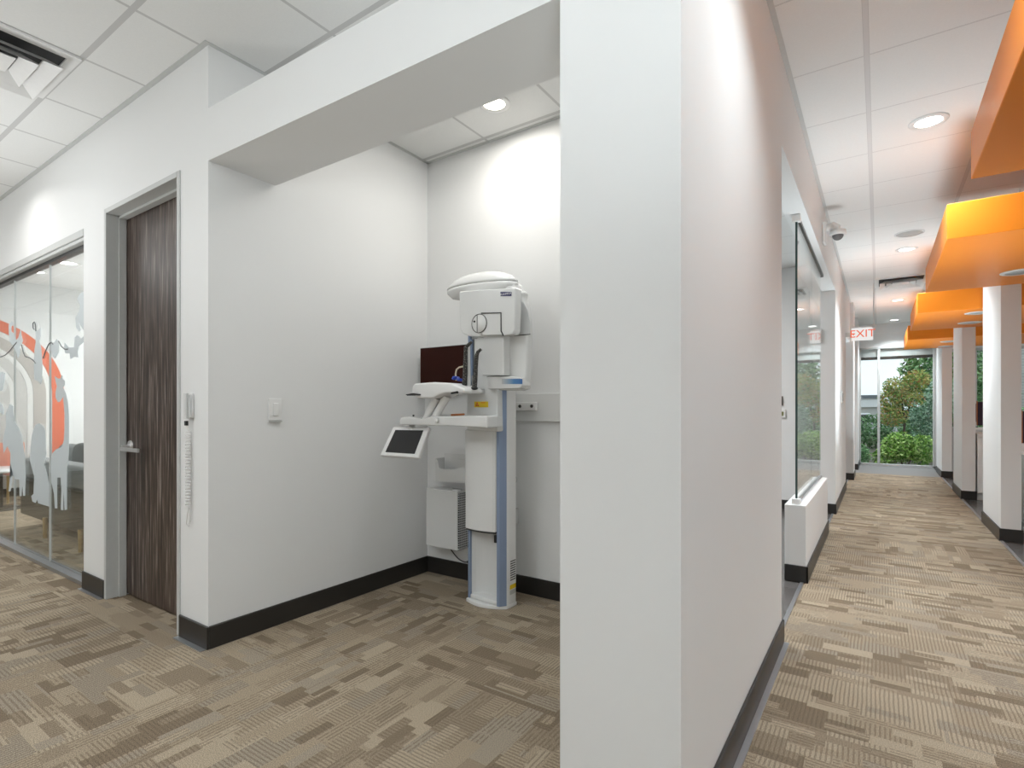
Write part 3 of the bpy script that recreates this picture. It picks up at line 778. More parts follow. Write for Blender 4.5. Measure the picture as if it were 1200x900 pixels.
# sliding carriage
cg = [PY(x, y, 2.575) for x, y in [(546.5, 462), (555.5, 459), (555.5, 396), (582.5, 396), (582.5, 455), (583, 506), (547, 504)]]
MB().prism(cg, 2.575, 2.64).build('carriage', MA, mc, bevel=0.008)
st0 = [PY(x, y, 2.573) for x, y in [(556, 470.5), (572, 470.5), (572, 477.3), (556, 477.3)]]
sk = MB().prism(st0, 2.5715, 2.5745).build('warning_sticker', M['yellow'], mc)
q = PY(559.3, 474.2, 2.571)
tf = MB()
for k in range(3):
    a0 = math.radians(90 + 120 * k); pts = [q] + [(q[0] + 0.013 * math.cos(a0 + d), q[1] + 0.013 * math.sin(a0 + d)) for d in (-0.5, -0.17, 0.17, 0.5)]
    tf.prism(pts, 2.570, 2.5715)
tf.build('radiation_symbol', M['red'], sk)
q = PY(566.5, 471.8, 2.571); MB().box(q[0] - 0.018, q[0] + 0.014, 2.5705, 2.5715, q[1] - 0.0025, q[1] + 0.0015).build('print_line', M['red'], sk)
# C-shaped rotating arm : housing at right
def outl(pts, Y, Yb=None):     # left half measured on the front face, right half on the rear face
    xs = [p[0] for p in pts]; xm = max(xs) - 12
    return [PY(x, y, Yb if (Yb and x > xm) else Y) for x, y in pts]
hou = outl([(588, 333), (604, 336), (613, 342), (619, 350), (622.5, 360), (624.5, 372), (625, 395), (624.5, 430), (623, 456), (616, 458), (573, 457), (571, 441), (588, 440), (590, 395), (592, 370)], 2.585, 2.65)
MB().prism(hou, 2.585, 2.65).build('rotating_arm_housing', MA, mc, bevel=0.02, seg=4)
rec = outl([(608, 352), (614, 354), (619, 364), (621.5, 378), (621.5, 392), (605, 392), (606, 362)], 2.59)
MB().prism(rec, 2.583, 2.587).build('side_recess', MG, mc, bevel=0.002)
B(*PY(603, 393, 2.59)[:1], PY(622, 393, 2.59)[0], 2.583, 2.587, PY(603, 394, 2.59)[1], PY(603, 393.2, 2.59)[1]).build('housing_seam', M['gap'], mc)
lip = outl([(571, 441), (600, 441), (620, 443), (622.5, 452), (619, 455.5), (572, 456)], 2.55, 2.63)
MB().prism(lip, 2.54, 2.63).build('lower_lip', MA, mc, bevel=0.006, seg=3)
lb = outl([(588, 444), (612, 444), (612, 450), (588, 450)], 2.538)
MB().prism(lb, 2.5375, 2.5402).build('blue_label', blue_fade(lb[0][0], lb[1][0]), mc)
# sensor / camera head (big rounded front box)
hd = outl([(538, 341.5), (560, 339.5), (598, 338.5), (606.5, 338), (606, 365), (605, 388), (602.5, 392), (591, 393), (587, 391), (564.5, 391), (563, 394.5), (550, 394), (542, 391), (539, 385), (538, 365)], 2.48, 2.50)
MB().prism(hd, 2.48, 2.545).build('sensor_head', MA, mc, bevel=0.008, seg=3)
# centre tongue
tg = outl([(564, 368), (586.5, 368), (587, 388), (588, 392), (566, 393), (564, 391)], 2.477)
MB().prism(tg, 2.4765, 2.49).build('centre_tongue', MA, mc, bevel=0.003)
tg = outl([(557, 400), (561, 391), (590, 391), (590.5, 440), (566, 440), (558, 425)], 2.52)
MB().prism(tg, 2.52, 2.59).build('neck_cover', MA, mc, bevel=0.006)
def line3(pts, Y, r, name, mat=None, par=None):
    return MB().tube([P3(x, y, Y) for x, y in pts], r, 6).build(name, mat or M['gap'], par or mc)
line3([(564, 367), (587, 366.5), (587.2, 388), (590, 393.5)], 2.477, 0.0035, 'tongue_joint')
line3([(566, 439.5), (583, 439.5)], 2.52, 0.004, 'tongue_lower_lip', M['greymetal'])
line3([(588, 393), (604.5, 391)], 2.478, 0.002, 'head_lower_seam', M['greymetal'])
cc = P3(561.3, 379, 2.47)
dk = MB().lathe([(0.001, -0.006), (0.052, -0.006), (0.056, -0.001), (0.056, 0.006), (0.001, 0.006)], (cc[0], 2.477, cc[2]), 36, 'y').build('round_laser_window', MA, mc)
MB().tube([(cc[0] + 0.054 * math.cos(2 * PI * k / 36), 2.4715, cc[2] + 0.054 * math.sin(2 * PI * k / 36)) for k in range(36)], 0.0022, 6, closed=True).build('window_rim', M['gap'], dk)
MB().tube([(cc[0] - 0.014, 2.4705, cc[2] + 0.05), (cc[0] - 0.014, 2.4705, cc[2] - 0.05)], 0.002, 6).build('window_split', M['gap'], dk)
MB().lathe([(0.006, -0.002), (0.006, 0.002)], (cc[0] - 0.034, 2.470, cc[2] + 0.014), 12, 'y').build('laser_dot', M['black'], dk)
# badge
bd = outl([(586.5, 342), (599.3, 342), (599.3, 347), (586.5, 347)], 2.478)
bo = MB().prism(bd, 2.4772, 2.4805).build('badge', M['navy'], mc)
bc = ((bd[0][0] + bd[1][0]) / 2, (bd[0][1] + bd[2][1]) / 2)
text_mb('PLANMECA', 0.0145, Matrix.Translation((bc[0], 2.4768, bc[1])) @ FACE_MY).build('badge_lettering', M['inkwhite'], bo)
# top cap (flattened dome in two shells) reaching back to the column
tc = P3(567, 331, 2.55)
def dome(prof, name, mat, cx, cy, cz, rx, ry):
    MB().lathe(prof, (cx, cy, cz), 48, 'z', rx, ry).build(name, mat, mc)
cx, cz = -2.02, 1.945
dome([(0.02, -0.062), (0.55, -0.060), (0.86, -0.042), (0.985, -0.012), (1.0, 0.006)], 'cap_lower_shell', MA, cx, 2.63, cz, 0.262, 0.115)
dome([(0.985, 0.004), (0.985, 0.010)], 'cap_joint', M['gap'], cx, 2.63, cz, 0.262, 0.115)
dome([(1.0, 0.009), (0.985, 0.022), (0.88, 0.048), (0.70, 0.070), (0.45, 0.086), (0.2, 0.093), (0.02, 0.095)], 'cap_upper_shell', MA, cx, 2.63, cz, 0.262, 0.115)
# arm from the cap to the column top
arm = outl([(585, 321), (600, 327), (607, 333), (611, 340), (600, 345), (580, 345)], 2.66)
MB().prism(arm, 2.60, 2.72).build('cap_arm', MA, mc, bevel=0.02, seg=3)
B(-2.09, -1.87, 2.66, 2.745, 1.68, 1.93).build('column_head', MA, mc, bevel=0.01)
# black temple pads
for pts in ([(552.5, 401), (549, 404), (546, 407), (545.5, 420), (545, 440), (544, 452)], [(563.5, 409.5), (560, 412.5), (558.5, 417), (557.5, 430), (556.8, 445), (556, 454.5)]):
    path = [P3(x, y, 2.42) for x, y in pts]
    MB().tube(path, [0.008, 0.010, 0.012, 0.0125, 0.014, 0.015], 10).build('temple_support', M['pad'], mc)
for x, y in ((543.5, 453), (556, 455)):
    c_ = P3(x, y, 2.42); MB().ell(c_, 0.022, 0.02, 0.01, 16, 8).build('support_foot', M['black'], mc)
line3([(548.5, 405), (549, 430), (549.5, 462)], 2.45, 0.012, 'support_stem', MA)
line3([(553, 398), (553, 440)], 2.64, 0.011, 'rear_blue_post', M['blue'])
# patient support table (chin rest) : flat rounded slab
ts = outl([(495, 453), (498, 450), (520, 448.5), (540, 449.5), (546, 452), (556, 456), (556, 461), (546, 461), (533, 461), (526, 463), (519, 467), (500, 467), (494.5, 461)], 2.42)
MB().prism(ts, 2.33, 2.50).build('patient_support_table', M['white'], mc, bevel=0.012, seg=3)
B(PY(556, 460, 2.5)[0] - 0.14, PY(556, 460, 2.5)[0] + 0.02, 2.44, 2.60, PY(556, 461, 2.5)[1], PY(556, 456, 2.5)[1]).build('table_bracket', MA, mc, bevel=0.006)
hb = outl([(486, 462.5), (495, 461), (500, 462), (500, 463.5), (488, 464)], 2.38)
MB().prism(hb, 2.30, 2.46).build('hand_rest', M['black'], mc, bevel=0.002)
hb = outl([(531, 460), (538, 458.5), (538, 461), (531, 462)], 2.34)
MB().prism(hb, 2.32, 2.335).build('adjust_lever', M['black'], mc)
# two slanted struts
for a, b in (((512, 466), (497, 494)), ((524, 464), (507, 494))):
    p0 = P3(a[0], a[1], 2.42); p1 = P3(b[0], b[1], 2.42)
    MB().tube([p0, p1], [0.026, 0.018], 14).build('strut', M['white'], mc)
# lower arm
la = outl([(474.5, 491), (477, 489), (486, 488), (500, 490.5), (512, 487.5), (545, 487.5), (577, 487), (577, 501.5), (545, 499.5), (520, 498.5), (475, 498)], 2.44)
MB().prism(la, 2.39, 2.50).build('lower_arm', MA, mc, bevel=0.01, seg=3)
B(PY(547, 487, 2.5)[0], PY(577, 487, 2.5)[0], 2.49, 2.60, PY(547, 500, 2.5)[1], PY(547, 488, 2.5)[1]).build('arm_carrier', MA, mc, bevel=0.006)
c_ = P3(511.5, 493, 2.38); MB().ell(c_, 0.012, 0.012, 0.016, 12, 8).build('lock_knob', M['white'], mc)
line3([(484.5, 486), (484.5, 488)], 2.42, 0.006, 'arm_pin', M['black'])
# touch panel
tl, tr, br, bl = (Vector(P3(460.5, 500, 2.44)), Vector(P3(503, 500.5, 2.44)), Vector(P3(489.5, 536.5, 2.34)), Vector(P3(445, 533.5, 2.34)))
def slab(q4, t0, t1):
    n = (q4[1] - q4[0]).cross(q4[3] - q4[0]).normalized()
    if n.y > 0: n = -n
    v = [p + n * t1 for p in q4] + [p + n * t0 for p in q4]
    return MB().add(v, [(0, 1, 2, 3), (7, 6, 5, 4), (0, 4, 5, 1), (1, 5, 6, 2), (2, 6, 7, 3), (3, 7, 4, 0)])
tp = slab([tl, tr, br, bl], -0.028, 0.0).build('touch_panel', M['white'], mc, bevel=0.008, seg=3)
ce = (tl + tr + br + bl) / 4
inn = [ce + (p - ce) * 0.77 for p in (tl, tr, br, bl)]
slab(inn, 0.0, 0.0012).build('touch_screen', M['screen'], tp)
MB().tube([P3(483, 499, 2.44), P3(480, 506, 2.46)], 0.02, 10).build('panel_swivel', M['white'], mc)
# blue cord and beige hoop lying at the chin rest
bl_ = thing('blue_lead', P3(536, 449, 2.46), 'blue coiled lead lying on the scanner support in front of the screen', 'cable')
q = P3(538, 447, 2.47)
MB().tube([(q[0] + (0.038 - 0.004 * k / 12) * math.cos(k * PI / 12 * 1.0), q[1] + 0.02 * math.sin(k * 0.9), q[2] - 0.004 + 0.026 * abs(math.sin(k * PI / 24)) * (1 + 0.25 * math.sin(k))) for k in range(0, 25)], 0.007, 8).build('lead', M['bluecord'], bl_)
bh = thing('beige_bite_hoop', P3(537, 448, 2.50), 'beige curved hoop standing on the support beside the temple pad', 'hoop')
MB().tube([P3(x, y, 2.50) for x, y in [(534.5, 446), (534, 438), (535, 433), (538, 430.5), (543, 429.5)]], 0.005, 8).build('hoop', M['beige'], bh)
# specification stickers on the side
B(-1.8415, -1.8400, 2.675, 2.742, 0.14, 0.30).build('spec_sticker', M['white'], mc)
lnm = MB()
for k in range(9): lnm.box(-1.8402, -1.8394, 2.68, 2.737, 0.165 + k * 0.014, 0.172 + k * 0.014)
lnm.build('sticker_print', M['ink'], mc)
B(-1.8412, -1.8395, 2.677, 2.74, 0.112, 0.138).build('yellow_sticker', M['yellow'], mc)
B(-1.8412, -1.8395, 2.677, 2.74, 0.080, 0.106).build('barcode_sticker', M['greymetal'], mc)
B(-1.912, -1.896, 2.612, 2.65, 0.40, 0.445).build('power_switch', M['black'], mc)
MB().tube([P3(604 + 1.6 * math.cos(k * PI / 8), 562 + 3.5 * math.sin(k * PI / 8), 2.80) for k in range(16)], 0.003, 6, closed=True).build('cable_ring', M['greymetal'], mc)
# red-brown pen tray items on the arm
tr_ = thing('tray_tool', P3(525, 487, 2.47), 'orange-brown handled tool lying on the scanner lower arm', 'tool')
MB().tube([P3(513, 486.3, 2.47), P3(529, 486.6, 2.47)], 0.004, 8).build('metal_rod', M['chrome'], tr_)
MB().tube([P3(529, 486.4, 2.47), P3(544, 485.6, 2.47)], 0.006, 8).build('handle', M['orangewood'], tr_)

# ================================================================ PLAYROOM
mural = thing('rainbow_mural', (-9.895, 1.9, 0), 'coral and taupe rainbow arches painted on the playroom wall', 'mural')
YC, ZC = 1.77, 1.42
def band(r0, r1, name, mat):
    pts = []
    amax = PI / 2 if r0 < 0.27 else math.acos(-min(1, 0.25 / max(r1, 0.001)))
    outer = [(YC + r1 * math.cos(a), ZC + r1 * math.sin(a)) for a in [amax * i / 32 for i in range(33)]]
    inner = [(YC + r0 * math.cos(a), ZC + r0 * math.sin(a)) for a in [amax * i / 32 for i in range(33)]]
    pts = [(YC + r1, 0.12)] + outer + inner[::-1] + [(YC + r0, 0.12)]
    pts = [(max(1.52, p[0]), p[1]) for p in pts]
    MB().prism(pts, -9.899, -9.893, 'x').build(name, mat, mural)
band(0.92, 1.06, 'coral_band', M['peach']); band(0.85, 0.915, 'white_band', M['mwhite']); band(0.71, 0.85, 'taupe_band', M['taupe'])
band(0.645, 0.705, 'white_band', M['mwhite']); band(0.52, 0.64, 'pale_band', M['greige']); band(0.46, 0.515, 'white_band', M['mwhite']); band(0.36, 0.455, 'pale_band', M['greige'])

sf = thing('sofa', (-5.9, 2.1, 0), 'grey upholstered sofa on brass legs with its back to the glass front', 'sofa')
SX0, SX1 = -7.28, -4.75
B(SX0, SX1, 1.72, 1.80, 0.135, 0.50).build('back_shell', M['sofadark'], sf, bevel=0.015)
B(SX0, SX1, 1.74, 1.92, 0.49, 0.705).build('backrest', M['sofa'], sf, bevel=0.035, seg=4)
B(SX0, SX1, 1.80, 2.60, 0.135, 0.28).build('seat_base', M['sofadark'], sf, bevel=0.015)
for i in range(3):
    w = (SX1 - SX0 - 0.3) / 3
    B(SX0 + 0.15 + i * w + 0.005, SX0 + 0.15 + (i + 1) * w - 0.005, 1.90, 2.62, 0.28, 0.44).build('seat_cushion', M['sofa'], sf, bevel=0.04, seg=4)
B(SX0, SX0 + 0.06, 1.80, 2.6, 0.28, 0.62).build('armrest', M['sofa'], sf, bevel=0.03, seg=3)
B(SX1 - 0.14, SX1, 1.80, 2.6, 0.28, 0.62).build('armrest', M['sofa'], sf, bevel=0.03, seg=3)
for x in (-6.44, -5.555, -4.85):
    for y in (1.698, 2.52):
        MB().tube([(x, y, 0.19 if y < 2 else 0.14), (x, y, 0.0)], [0.020, 0.016], 10).build('leg', M['brass'], sf)
def pillow(c, rx, ry, rz, mat, label, rot=0.0):
    mb = MB().ell((0, 0, 0), rx, ry, rz, 28, 14, 0.62)
    mb.xf(Matrix.Translation(c) @ Matrix.Rotation(rot, 4, 'Y'))
    o = mb.build('cushion', mat); tag(o, label, 'cushion', 'cushions along the sofa'); return o
pillow((-6.50, 2.02, 0.66), 0.23, 0.08, 0.21, M['pillow'], 'rounded charcoal cushion on the sofa at the right end of the glass')
pillow((-6.98, 2.04, 0.645), 0.22, 0.09, 0.20, M['pillow'], 'charcoal cushion on the sofa behind the giraffe cut-out')
pillow((-6.76, 2.19, 0.68), 0.20, 0.06, 0.22, M['pillow'], 'charcoal cushion tucked behind the two front cushions', 0.2)
pillow((-6.78, 2.40, 0.70), 0.42, 0.09, 0.25, M['orangesoft'], 'wide salmon cushion behind the charcoal ones on the sofa')
ta = thing('side_table', (-8.75, 1.88, 0), 'low white round table on a dark foot at the left edge of the glass', 'table')
MB().lathe([(0.001, 0), (0.36, 0), (0.37, 0.012), (0.36, 0.03), (0.001, 0.03)], (-8.75, 1.88, 0.46), 32).build('table_top', M['white'], ta)
MB().tube([(-8.75, 1.88, 0.02), (-8.75, 1.88, 0.46)], 0.03).build('stem', M['black'], ta)
MB().lathe([(0.001, 0), (0.22, 0), (0.22, 0.015), (0.001, 0.02)], (-8.75, 1.88, 0.0), 24).build('foot', M['black'], ta)
ch = thing('chair', (-9.4, 2.17, 0), 'salmon low chair beside the white round table', 'chair')
B(-9.6, -9.15, 2.02, 2.32, 0.36, 0.42).build('seat', M['orangesoft'], ch, bevel=0.02, seg=3)
B(-9.66, -9.60, 2.02, 2.32, 0.40, 0.76).build('backrest', M['orangesoft'], ch, bevel=0.02, seg=3)
for x in (-9.57, -9.18):
    for y in (2.05, 2.29): MB().tube([(x, y, 0.37), (x, y, 0)], 0.014, 8).build('leg', M['brass'], ch)
ot = thing('ottoman', (-9.35, 2.75, 0), 'dark grey cube ottoman between the table and the sofa', 'ottoman')
B(-9.55, -9.15, 2.55, 2.95, 0.04, 0.50).build('body', M['pillow'], ot, bevel=0.03, seg=3)
B(-9.53, -9.17, 2.57, 2.93, 0, 0.04).build('plinth', M['black'], ot)
for loc, lb in zip([(-8.15, 2.36, 2.985), (-9.0, 2.27, 2.985), (-9.35, 1.92, 2.985)],
                   ['round downlight in the playroom ceiling nearest the right end of the glass', 'round downlight in the playroom ceiling above the rainbow mural, middle one', 'round downlight in the playroom ceiling at the left edge of view']):
    downlight(loc, lb, M['lens'], 0.11, 'playroom downlights')

# frosted film animals on the glass
FYP = GYP - 0.0075
def c2(p): return (p[0] / 6.92, 430 + p[1] / 6.92)
def c1(p): return (p[0] / 6.92, 300 + p[1] / 6.92)
def c3(p): return (p[0] / 6.0, 540 + p[1] / 6.0)
def film(name, px, label, cat):
    pts = [PY(x, y, FYP) for x, y in px]
    o = MB().prism(pts, FYP - 0.0008, FYP + 0.0008).build(name, M['frost']); tag(o, label, cat, 'frosted animal films on the glass'); return o
gir = [c2(p) for p in [(445, 75), (465, 92), (490, 95), (500, 66), (508, 70), (508, 98), (526, 112), (527, 145), (512, 165), (535, 215), (552, 290), (560, 400), (560, 560), (558, 700), (550, 800)]] + \
      [c3(p) for p in [(472, 20), (470, 120), (470, 343), (455, 347), (447, 200), (444, 348), (428, 344), (432, 210), (427, 118), (400, 118), (402, 335), (386, 333), (380, 230), (362, 150), (358, 20)]] + \
      [c2(p) for p in [(418, 860), (415, 760), (425, 700), (455, 668), (500, 650), (518, 600), (524, 500), (524, 380), (512, 240), (484, 284), (470, 286), (452, 252), (450, 205), (462, 155), (452, 120)]]
film('giraffe_film', gir, 'frosted giraffe cut-out on the glass nearest the wall', 'glass film')
bear = [c2(p) for p in [(290, 468), (320, 458), (350, 478), (368, 520), (372, 620), (376, 700), (358, 780), (355, 830)]] + \
       [c3(p) for p in [(312, 30), (330, 90), (345, 170), (347, 322), (300, 308), (268, 298), (262, 270), (250, 296), (228, 286), (220, 248), (236, 232), (240, 130), (242, 0)]] + \
       [c2(p) for p in [(275, 880), (243, 760), (250, 640), (258, 560), (275, 500)]]
film('bear_film', bear, 'frosted standing bear cut-out between two glass joints', 'glass film')
deer = [c2(p) for p in [(80, 300), (108, 318), (106, 350), (116, 440), (150, 490), (178, 560), (190, 640), (205, 740), (200, 870)]] + \
       [c3(p) for p in [(180, 20), (176, 246), (163, 246), (158, 168), (150, 248), (138, 248), (136, 132), (108, 130), (92, 100), (74, 214), (60, 216), (74, 100), (72, 10)]] + \
       [c2(p) for p in [(80, 900), (85, 700), (60, 640), (30, 700), (22, 600), (50, 480), (48, 380), (60, 345)]]
film('deer_film', deer, 'frosted long-legged deer cut-out left of the bear', 'glass film')
mk1 = [c1(p) for p in [(95, 530), (110, 545), (92, 575), (92, 610), (116, 632), (128, 690), (150, 660), (168, 590), (174, 640), (186, 690), (160, 740), (162, 790), (146, 832), (132, 780), (105, 730), (76, 690), (70, 560)]]
film('monkey_film', mk1, 'frosted monkey cut-out on the vine at the left glass joint', 'glass film')
mk2 = [c1(p) for p in [(290, 612), (312, 600), (330, 578), (330, 655), (320, 690), (335, 750), (345, 900), (340, 980)]] + [c2(p) for p in [(345, 100), (330, 142), (315, 120), (280, 100), (275, 0)]] + [c1(p) for p in [(280, 760), (290, 700)]]
film('monkey_film', mk2, 'frosted monkey cut-out hanging by its curled tail over the coral arch', 'glass film')
mk3 = [c1(p) for p in [(412, 720), (440, 700), (462, 670), (478, 700), (476, 780), (448, 832), (428, 815), (415, 770)]]
film('monkey_film', mk3, 'small frosted monkey cut-out just right of the right glass joint', 'glass film')
mk4 = [c1(p) for p in [(520, 750), (524, 700), (540, 720), (560, 742), (600, 742), (606, 660), (625, 642), (645, 655), (655, 672), (690, 640), (690, 690), (640, 730), (630, 780), (636, 822), (605, 818), (572, 836), (565, 790), (530, 790)]]
film('monkey_film', mk4, 'frosted monkey cut-out on the vine nearest the wall', 'glass film')
brn = [c1(p) for p in [(692, 292), (655, 298), (625, 345), (652, 400), (640, 450), (612, 500), (618, 580), (640, 612), (655, 598), (640, 540), (690, 620), (692, 450)]]
film('branch_film', brn, 'frosted tree branch cut-out along the right edge of the glass', 'glass film')
lf = [c2(p) for p in [(-10, 50), (20, 40), (42, 50), (38, 110), (20, 190), (-10, 205)]]
film('leaf_film', lf, 'frosted leaf cut-out at the left edge of view, upper one', 'glass film')
lf = [c2(p) for p in [(-10, 280), (20, 310), (32, 345), (30, 388), (-10, 360)]]
film('leaf_film', lf, 'frosted leaf cut-out at the left edge of view, lower one', 'glass film')
def vine(px, label):
    o = MB().tube([P3(*c1(p), FYP - 0.002) for p in px], 0.0045, 6).build('vine_film', M['vine']); tag(o, label, 'glass film', 'vines on the glass')
vine([(0, 820), (40, 805), (75, 775), (110, 730), (135, 700)], 'dark thin vine line curving up to the left monkey')
vine([(175, 720), (190, 780), (205, 815), (240, 825), (270, 845), (290, 870)], 'dark thin vine line sagging between the two left monkeys')
vine([(350, 830), (370, 770), (395, 715), (415, 700), (430, 715)], 'dark thin vine line arching over the right glass joint')
vine([(475, 690), (500, 735), (525, 755), (550, 755)], 'dark thin vine line between the two right monkeys')
vine([(290, 610), (288, 560), (280, 535), (268, 545), (268, 580), (276, 595)], 'dark curled tail line above the coral arch')

# ================================================================ OUTSIDE
struct(B(-14, 16, FY + 0.15, 70, -0.25, -0.12).build('ground', M['soil']))
def leaves(blobs, n, size, seed):
    rnd = random.Random(seed); mb = MB(); tot = sum(b[3] * b[4] * b[5] for b in blobs); V = []; Fc = []
    for b in blobs:
        k = int(n * b[3] * b[4] * b[5] / tot)
        for _ in range(k):
            while True:
                p = Vector((rnd.uniform(-1, 1), rnd.uniform(-1, 1), rnd.uniform(-1, 1)))
                if 0.3 < p.length <= 1.0: break
            c = Vector((b[0] + p.x * b[3], b[1] + p.y * b[4], b[2] + p.z * b[5]))
            u = Vector((rnd.gauss(0, 1), rnd.gauss(0, 1), rnd.gauss(0, 1))).normalized(); w = u.orthogonal().normalized()
            s = size * rnd.uniform(0.6, 1.3); o = len(V)
            V += [c - u * s, c - w * s * 0.42, c + u * s, c + w * s * 0.42]; Fc.append((o, o + 1, o + 2, o + 3))
    mb.add(V, Fc); return mb
def plant(name, loc, blobs, n, size, mat, trunk, label, cat, group, seed):
    o = thing(name, loc, label, cat, group)
    leaves(blobs, n, size, seed).build('foliage', mat, o)
    mb = MB()
    for pth, r in trunk: mb.tube(pth, r, 8)
    mb.build('trunk', M['bark'], o); return o
# X per pixel outside: corridor axis is at X~0; window spans X -0.35..0.95 at Y 14
plant('tree', (1.7, 19.0, -0.15), [(1.7, 19.0, 2.4, 1.25, 0.8, 1.4), (1.3, 18.9, 1.2, 0.95, 0.7, 1.1), (2.2, 19.0, 1.2, 0.9, 0.7, 1.2), (0.95, 18.9, 2.2, 0.45, 0.5, 0.45)], 11000, 0.07, M['leafA'],
      [([(1.7, 19.0, -0.15), (1.7, 19.0, 1.0), (1.4, 18.9, 2.2)], [0.12, 0.10, 0.04]), ([(1.7, 19.0, 0.9), (2.1, 19.0, 2.3)], [0.07, 0.03])],
      'tall dense green tree filling the right pane of the end window', 'tree', 'trees outside the end window', 1)
plant('tree', (0.55, 17.2, -0.15), [(0.42, 17.2, 1.80, 0.36, 0.3, 0.26), (0.62, 17.2, 1.50, 0.40, 0.3, 0.25), (0.22, 17.2, 1.45, 0.26, 0.25, 0.36), (0.80, 17.2, 1.95, 0.30, 0.3, 0.28), (0.30, 17.2, 1.05, 0.35, 0.3, 0.30)], 3200, 0.045, M['leafB'],
      [([(0.5, 17.2, -0.15), (0.55, 17.2, 0.9), (0.45, 17.2, 1.8)], [0.03, 0.025, 0.012]), ([(0.55, 17.2, 0.9), (0.8, 17.2, 1.8)], [0.018, 0.01]), ([(0.53, 17.2, 1.0), (0.1, 17.2, 1.7)], [0.014, 0.006])],
      'slender tree with yellow and rust tinted leaves beyond the end window', 'tree', 'trees outside the end window', 2)
plant('tree', (1.1, 16.1, -0.15), [(1.02, 16.1, 0.75, 0.42, 0.28, 0.62), (1.25, 16.1, 1.45, 0.38, 0.28, 0.50), (0.80, 16.1, 1.05, 0.22, 0.2, 0.30)], 4200, 0.038, M['leafE'],
      [([(1.1, 16.1, -0.15), (1.1, 16.1, 1.0), (1.2, 16.1, 1.8)], [0.04, 0.03, 0.012])],
      'pale bluish green ivy-leaved tree close behind the right pane', 'tree', 'trees outside the end window', 3)
plant('shrub', (0.55, 15.1, -0.15), [(0.38, 15.1, 0.34, 0.34, 0.28, 0.36), (0.78, 15.1, 0.30, 0.32, 0.28, 0.34), (0.10, 15.1, 0.10, 0.22, 0.25, 0.26)], 3200, 0.045, M['leafC'],
      [([(0.45, 15.1, -0.15), (0.35, 15.1, 0.5)], [0.02, 0.008]), ([(0.5, 15.1, -0.15), (0.75, 15.1, 0.45)], [0.02, 0.008])],
      'bright green low shrub just outside the end window', 'shrub', 'shrubs outside the end window', 4)
plant('shrub', (-0.38, 14.95, -0.15), [(-0.36, 14.95, 0.12, 0.20, 0.22, 0.30)], 600, 0.045, M['leafD'],
      [([(-0.38, 14.95, -0.15), (-0.36, 14.95, 0.3)], [0.02, 0.008])],
      'small dark green shrub outside the left pane of the end window', 'shrub', 'shrubs outside the end window', 5)
plant('hedge', (-0.5, 22, -0.15), [(-1.0, 22, 0.35, 0.8, 0.5, 0.55), (-0.2, 22, 0.45, 0.6, 0.5, 0.6), (0.5, 22, 0.5, 0.5, 0.5, 0.65)], 3600, 0.06, M['leafD'],
      [([(-0.9, 22, -0.15), (-0.9, 22, 0.6)], [0.05, 0.03]), ([(0.0, 22, -0.15), (0.0, 22, 0.6)], [0.05, 0.03])],
      'green hedge in the distance below the grey building', 'hedge', None, 6)
plant('tree', (3.9, 17.3, -0.15), [(3.9, 17.3, 1.0, 0.6, 0.5, 0.6)], 900, 0.06, M['leafB'],
      [([(3.9, 17.3, -0.15), (3.9, 17.3, 1.2)], [0.05, 0.02])],
      'round green and yellow tree in front of the grey brick building', 'tree', 'trees outside the end window', 8)
plant('shrub', (2.15, 16.4, -0.15), [(2.1, 16.4, 0.75, 0.30, 0.3, 0.45)], 900, 0.05, M['leafA'],
      [([(2.15, 16.4, -0.15), (2.1, 16.4, 0.8)], [0.03, 0.01])],
      'green shrub seen between the white fins through the operatory windows', 'shrub', 'shrubs outside the end window', 9)
bdg = thing('building', (-1.6, 40, -0.15), 'distant low grey building with white fascia seen through the left pane', 'building')
B(-4.5, 0.6, 38, 44, -0.15, 1.35).build('wall', M['stucco'], bdg)
B(-4.6, 0.7, 37.8, 44, 1.35, 1.85).build('fascia', M['roofwhite'], bdg)
B(-4.7, 0.2, 37.7, 44, 1.85, 2.05).build('roof', M['roofdark'], bdg)
MB().box(-1.8, -1.4, 40, 40.6, 2.4, 2.6).tube([(-1.7, 40.3, 2.05), (-1.7, 40.3, 2.4)], 0.03, 6).tube([(-1.5, 40.3, 2.05), (-1.5, 40.3, 2.4)], 0.03, 6).build('roof_vent', M['roofdark'], bdg)
bb = thing('brick_building', (4.0, 20.5, -0.15), 'grey brick building seen between the fins through the operatory windows', 'building')
B(1.9, 8, 20.4, 24, -0.15, 4.5).build('wall', M['brick'], bb)
B(1.85, 8.05, 20.35, 24.05, 4.5, 4.7).build('parapet', M['roofwhite'], bb)
for i, (ya, za, yb, zb) in enumerate([(25, 5.0, 25, 4.3), (25, 4.5, 25, 3.9), (26, 3.9, 26, 3.5)]):
    pts = [(-6 + 12 * k / 12, ya, za + (zb - za) * k / 12 - 0.35 * math.sin(PI * k / 12)) for k in range(13)]
    tag(MB().tube(pts, 0.018, 6).build('power_line', M['wire']), ['uppermost thin overhead wire in the sky beyond the end window', 'middle thin overhead wire in the sky beyond the end window', 'lowest thin overhead wire in the sky beyond the end window'][i], 'power line', 'overhead wires')
car = thing('parked_car', (-1.2, 27.6, -0.12), 'pale parked car partly hidden by shrubs beyond the end window', 'car')
cs = lambda pts: [(x - 0.55, z - 0.12) for x, z in pts]
MB().prism(cs([(-1.9, 0.2), (-1.9, 0.62), (-1.4, 0.72), (-0.95, 1.15), (0.2, 1.17), (0.68, 0.75), (1.15, 0.65), (1.18, 0.22)]), 26.8, 28.3).build('body', M['carpaint'], car, bevel=0.06, seg=3)
MB().prism(cs([(-1.12, 0.76), (-0.88, 1.08), (0.12, 1.1), (0.45, 0.78)]), 26.78, 26.82).build('side_glass', M['black'], car)
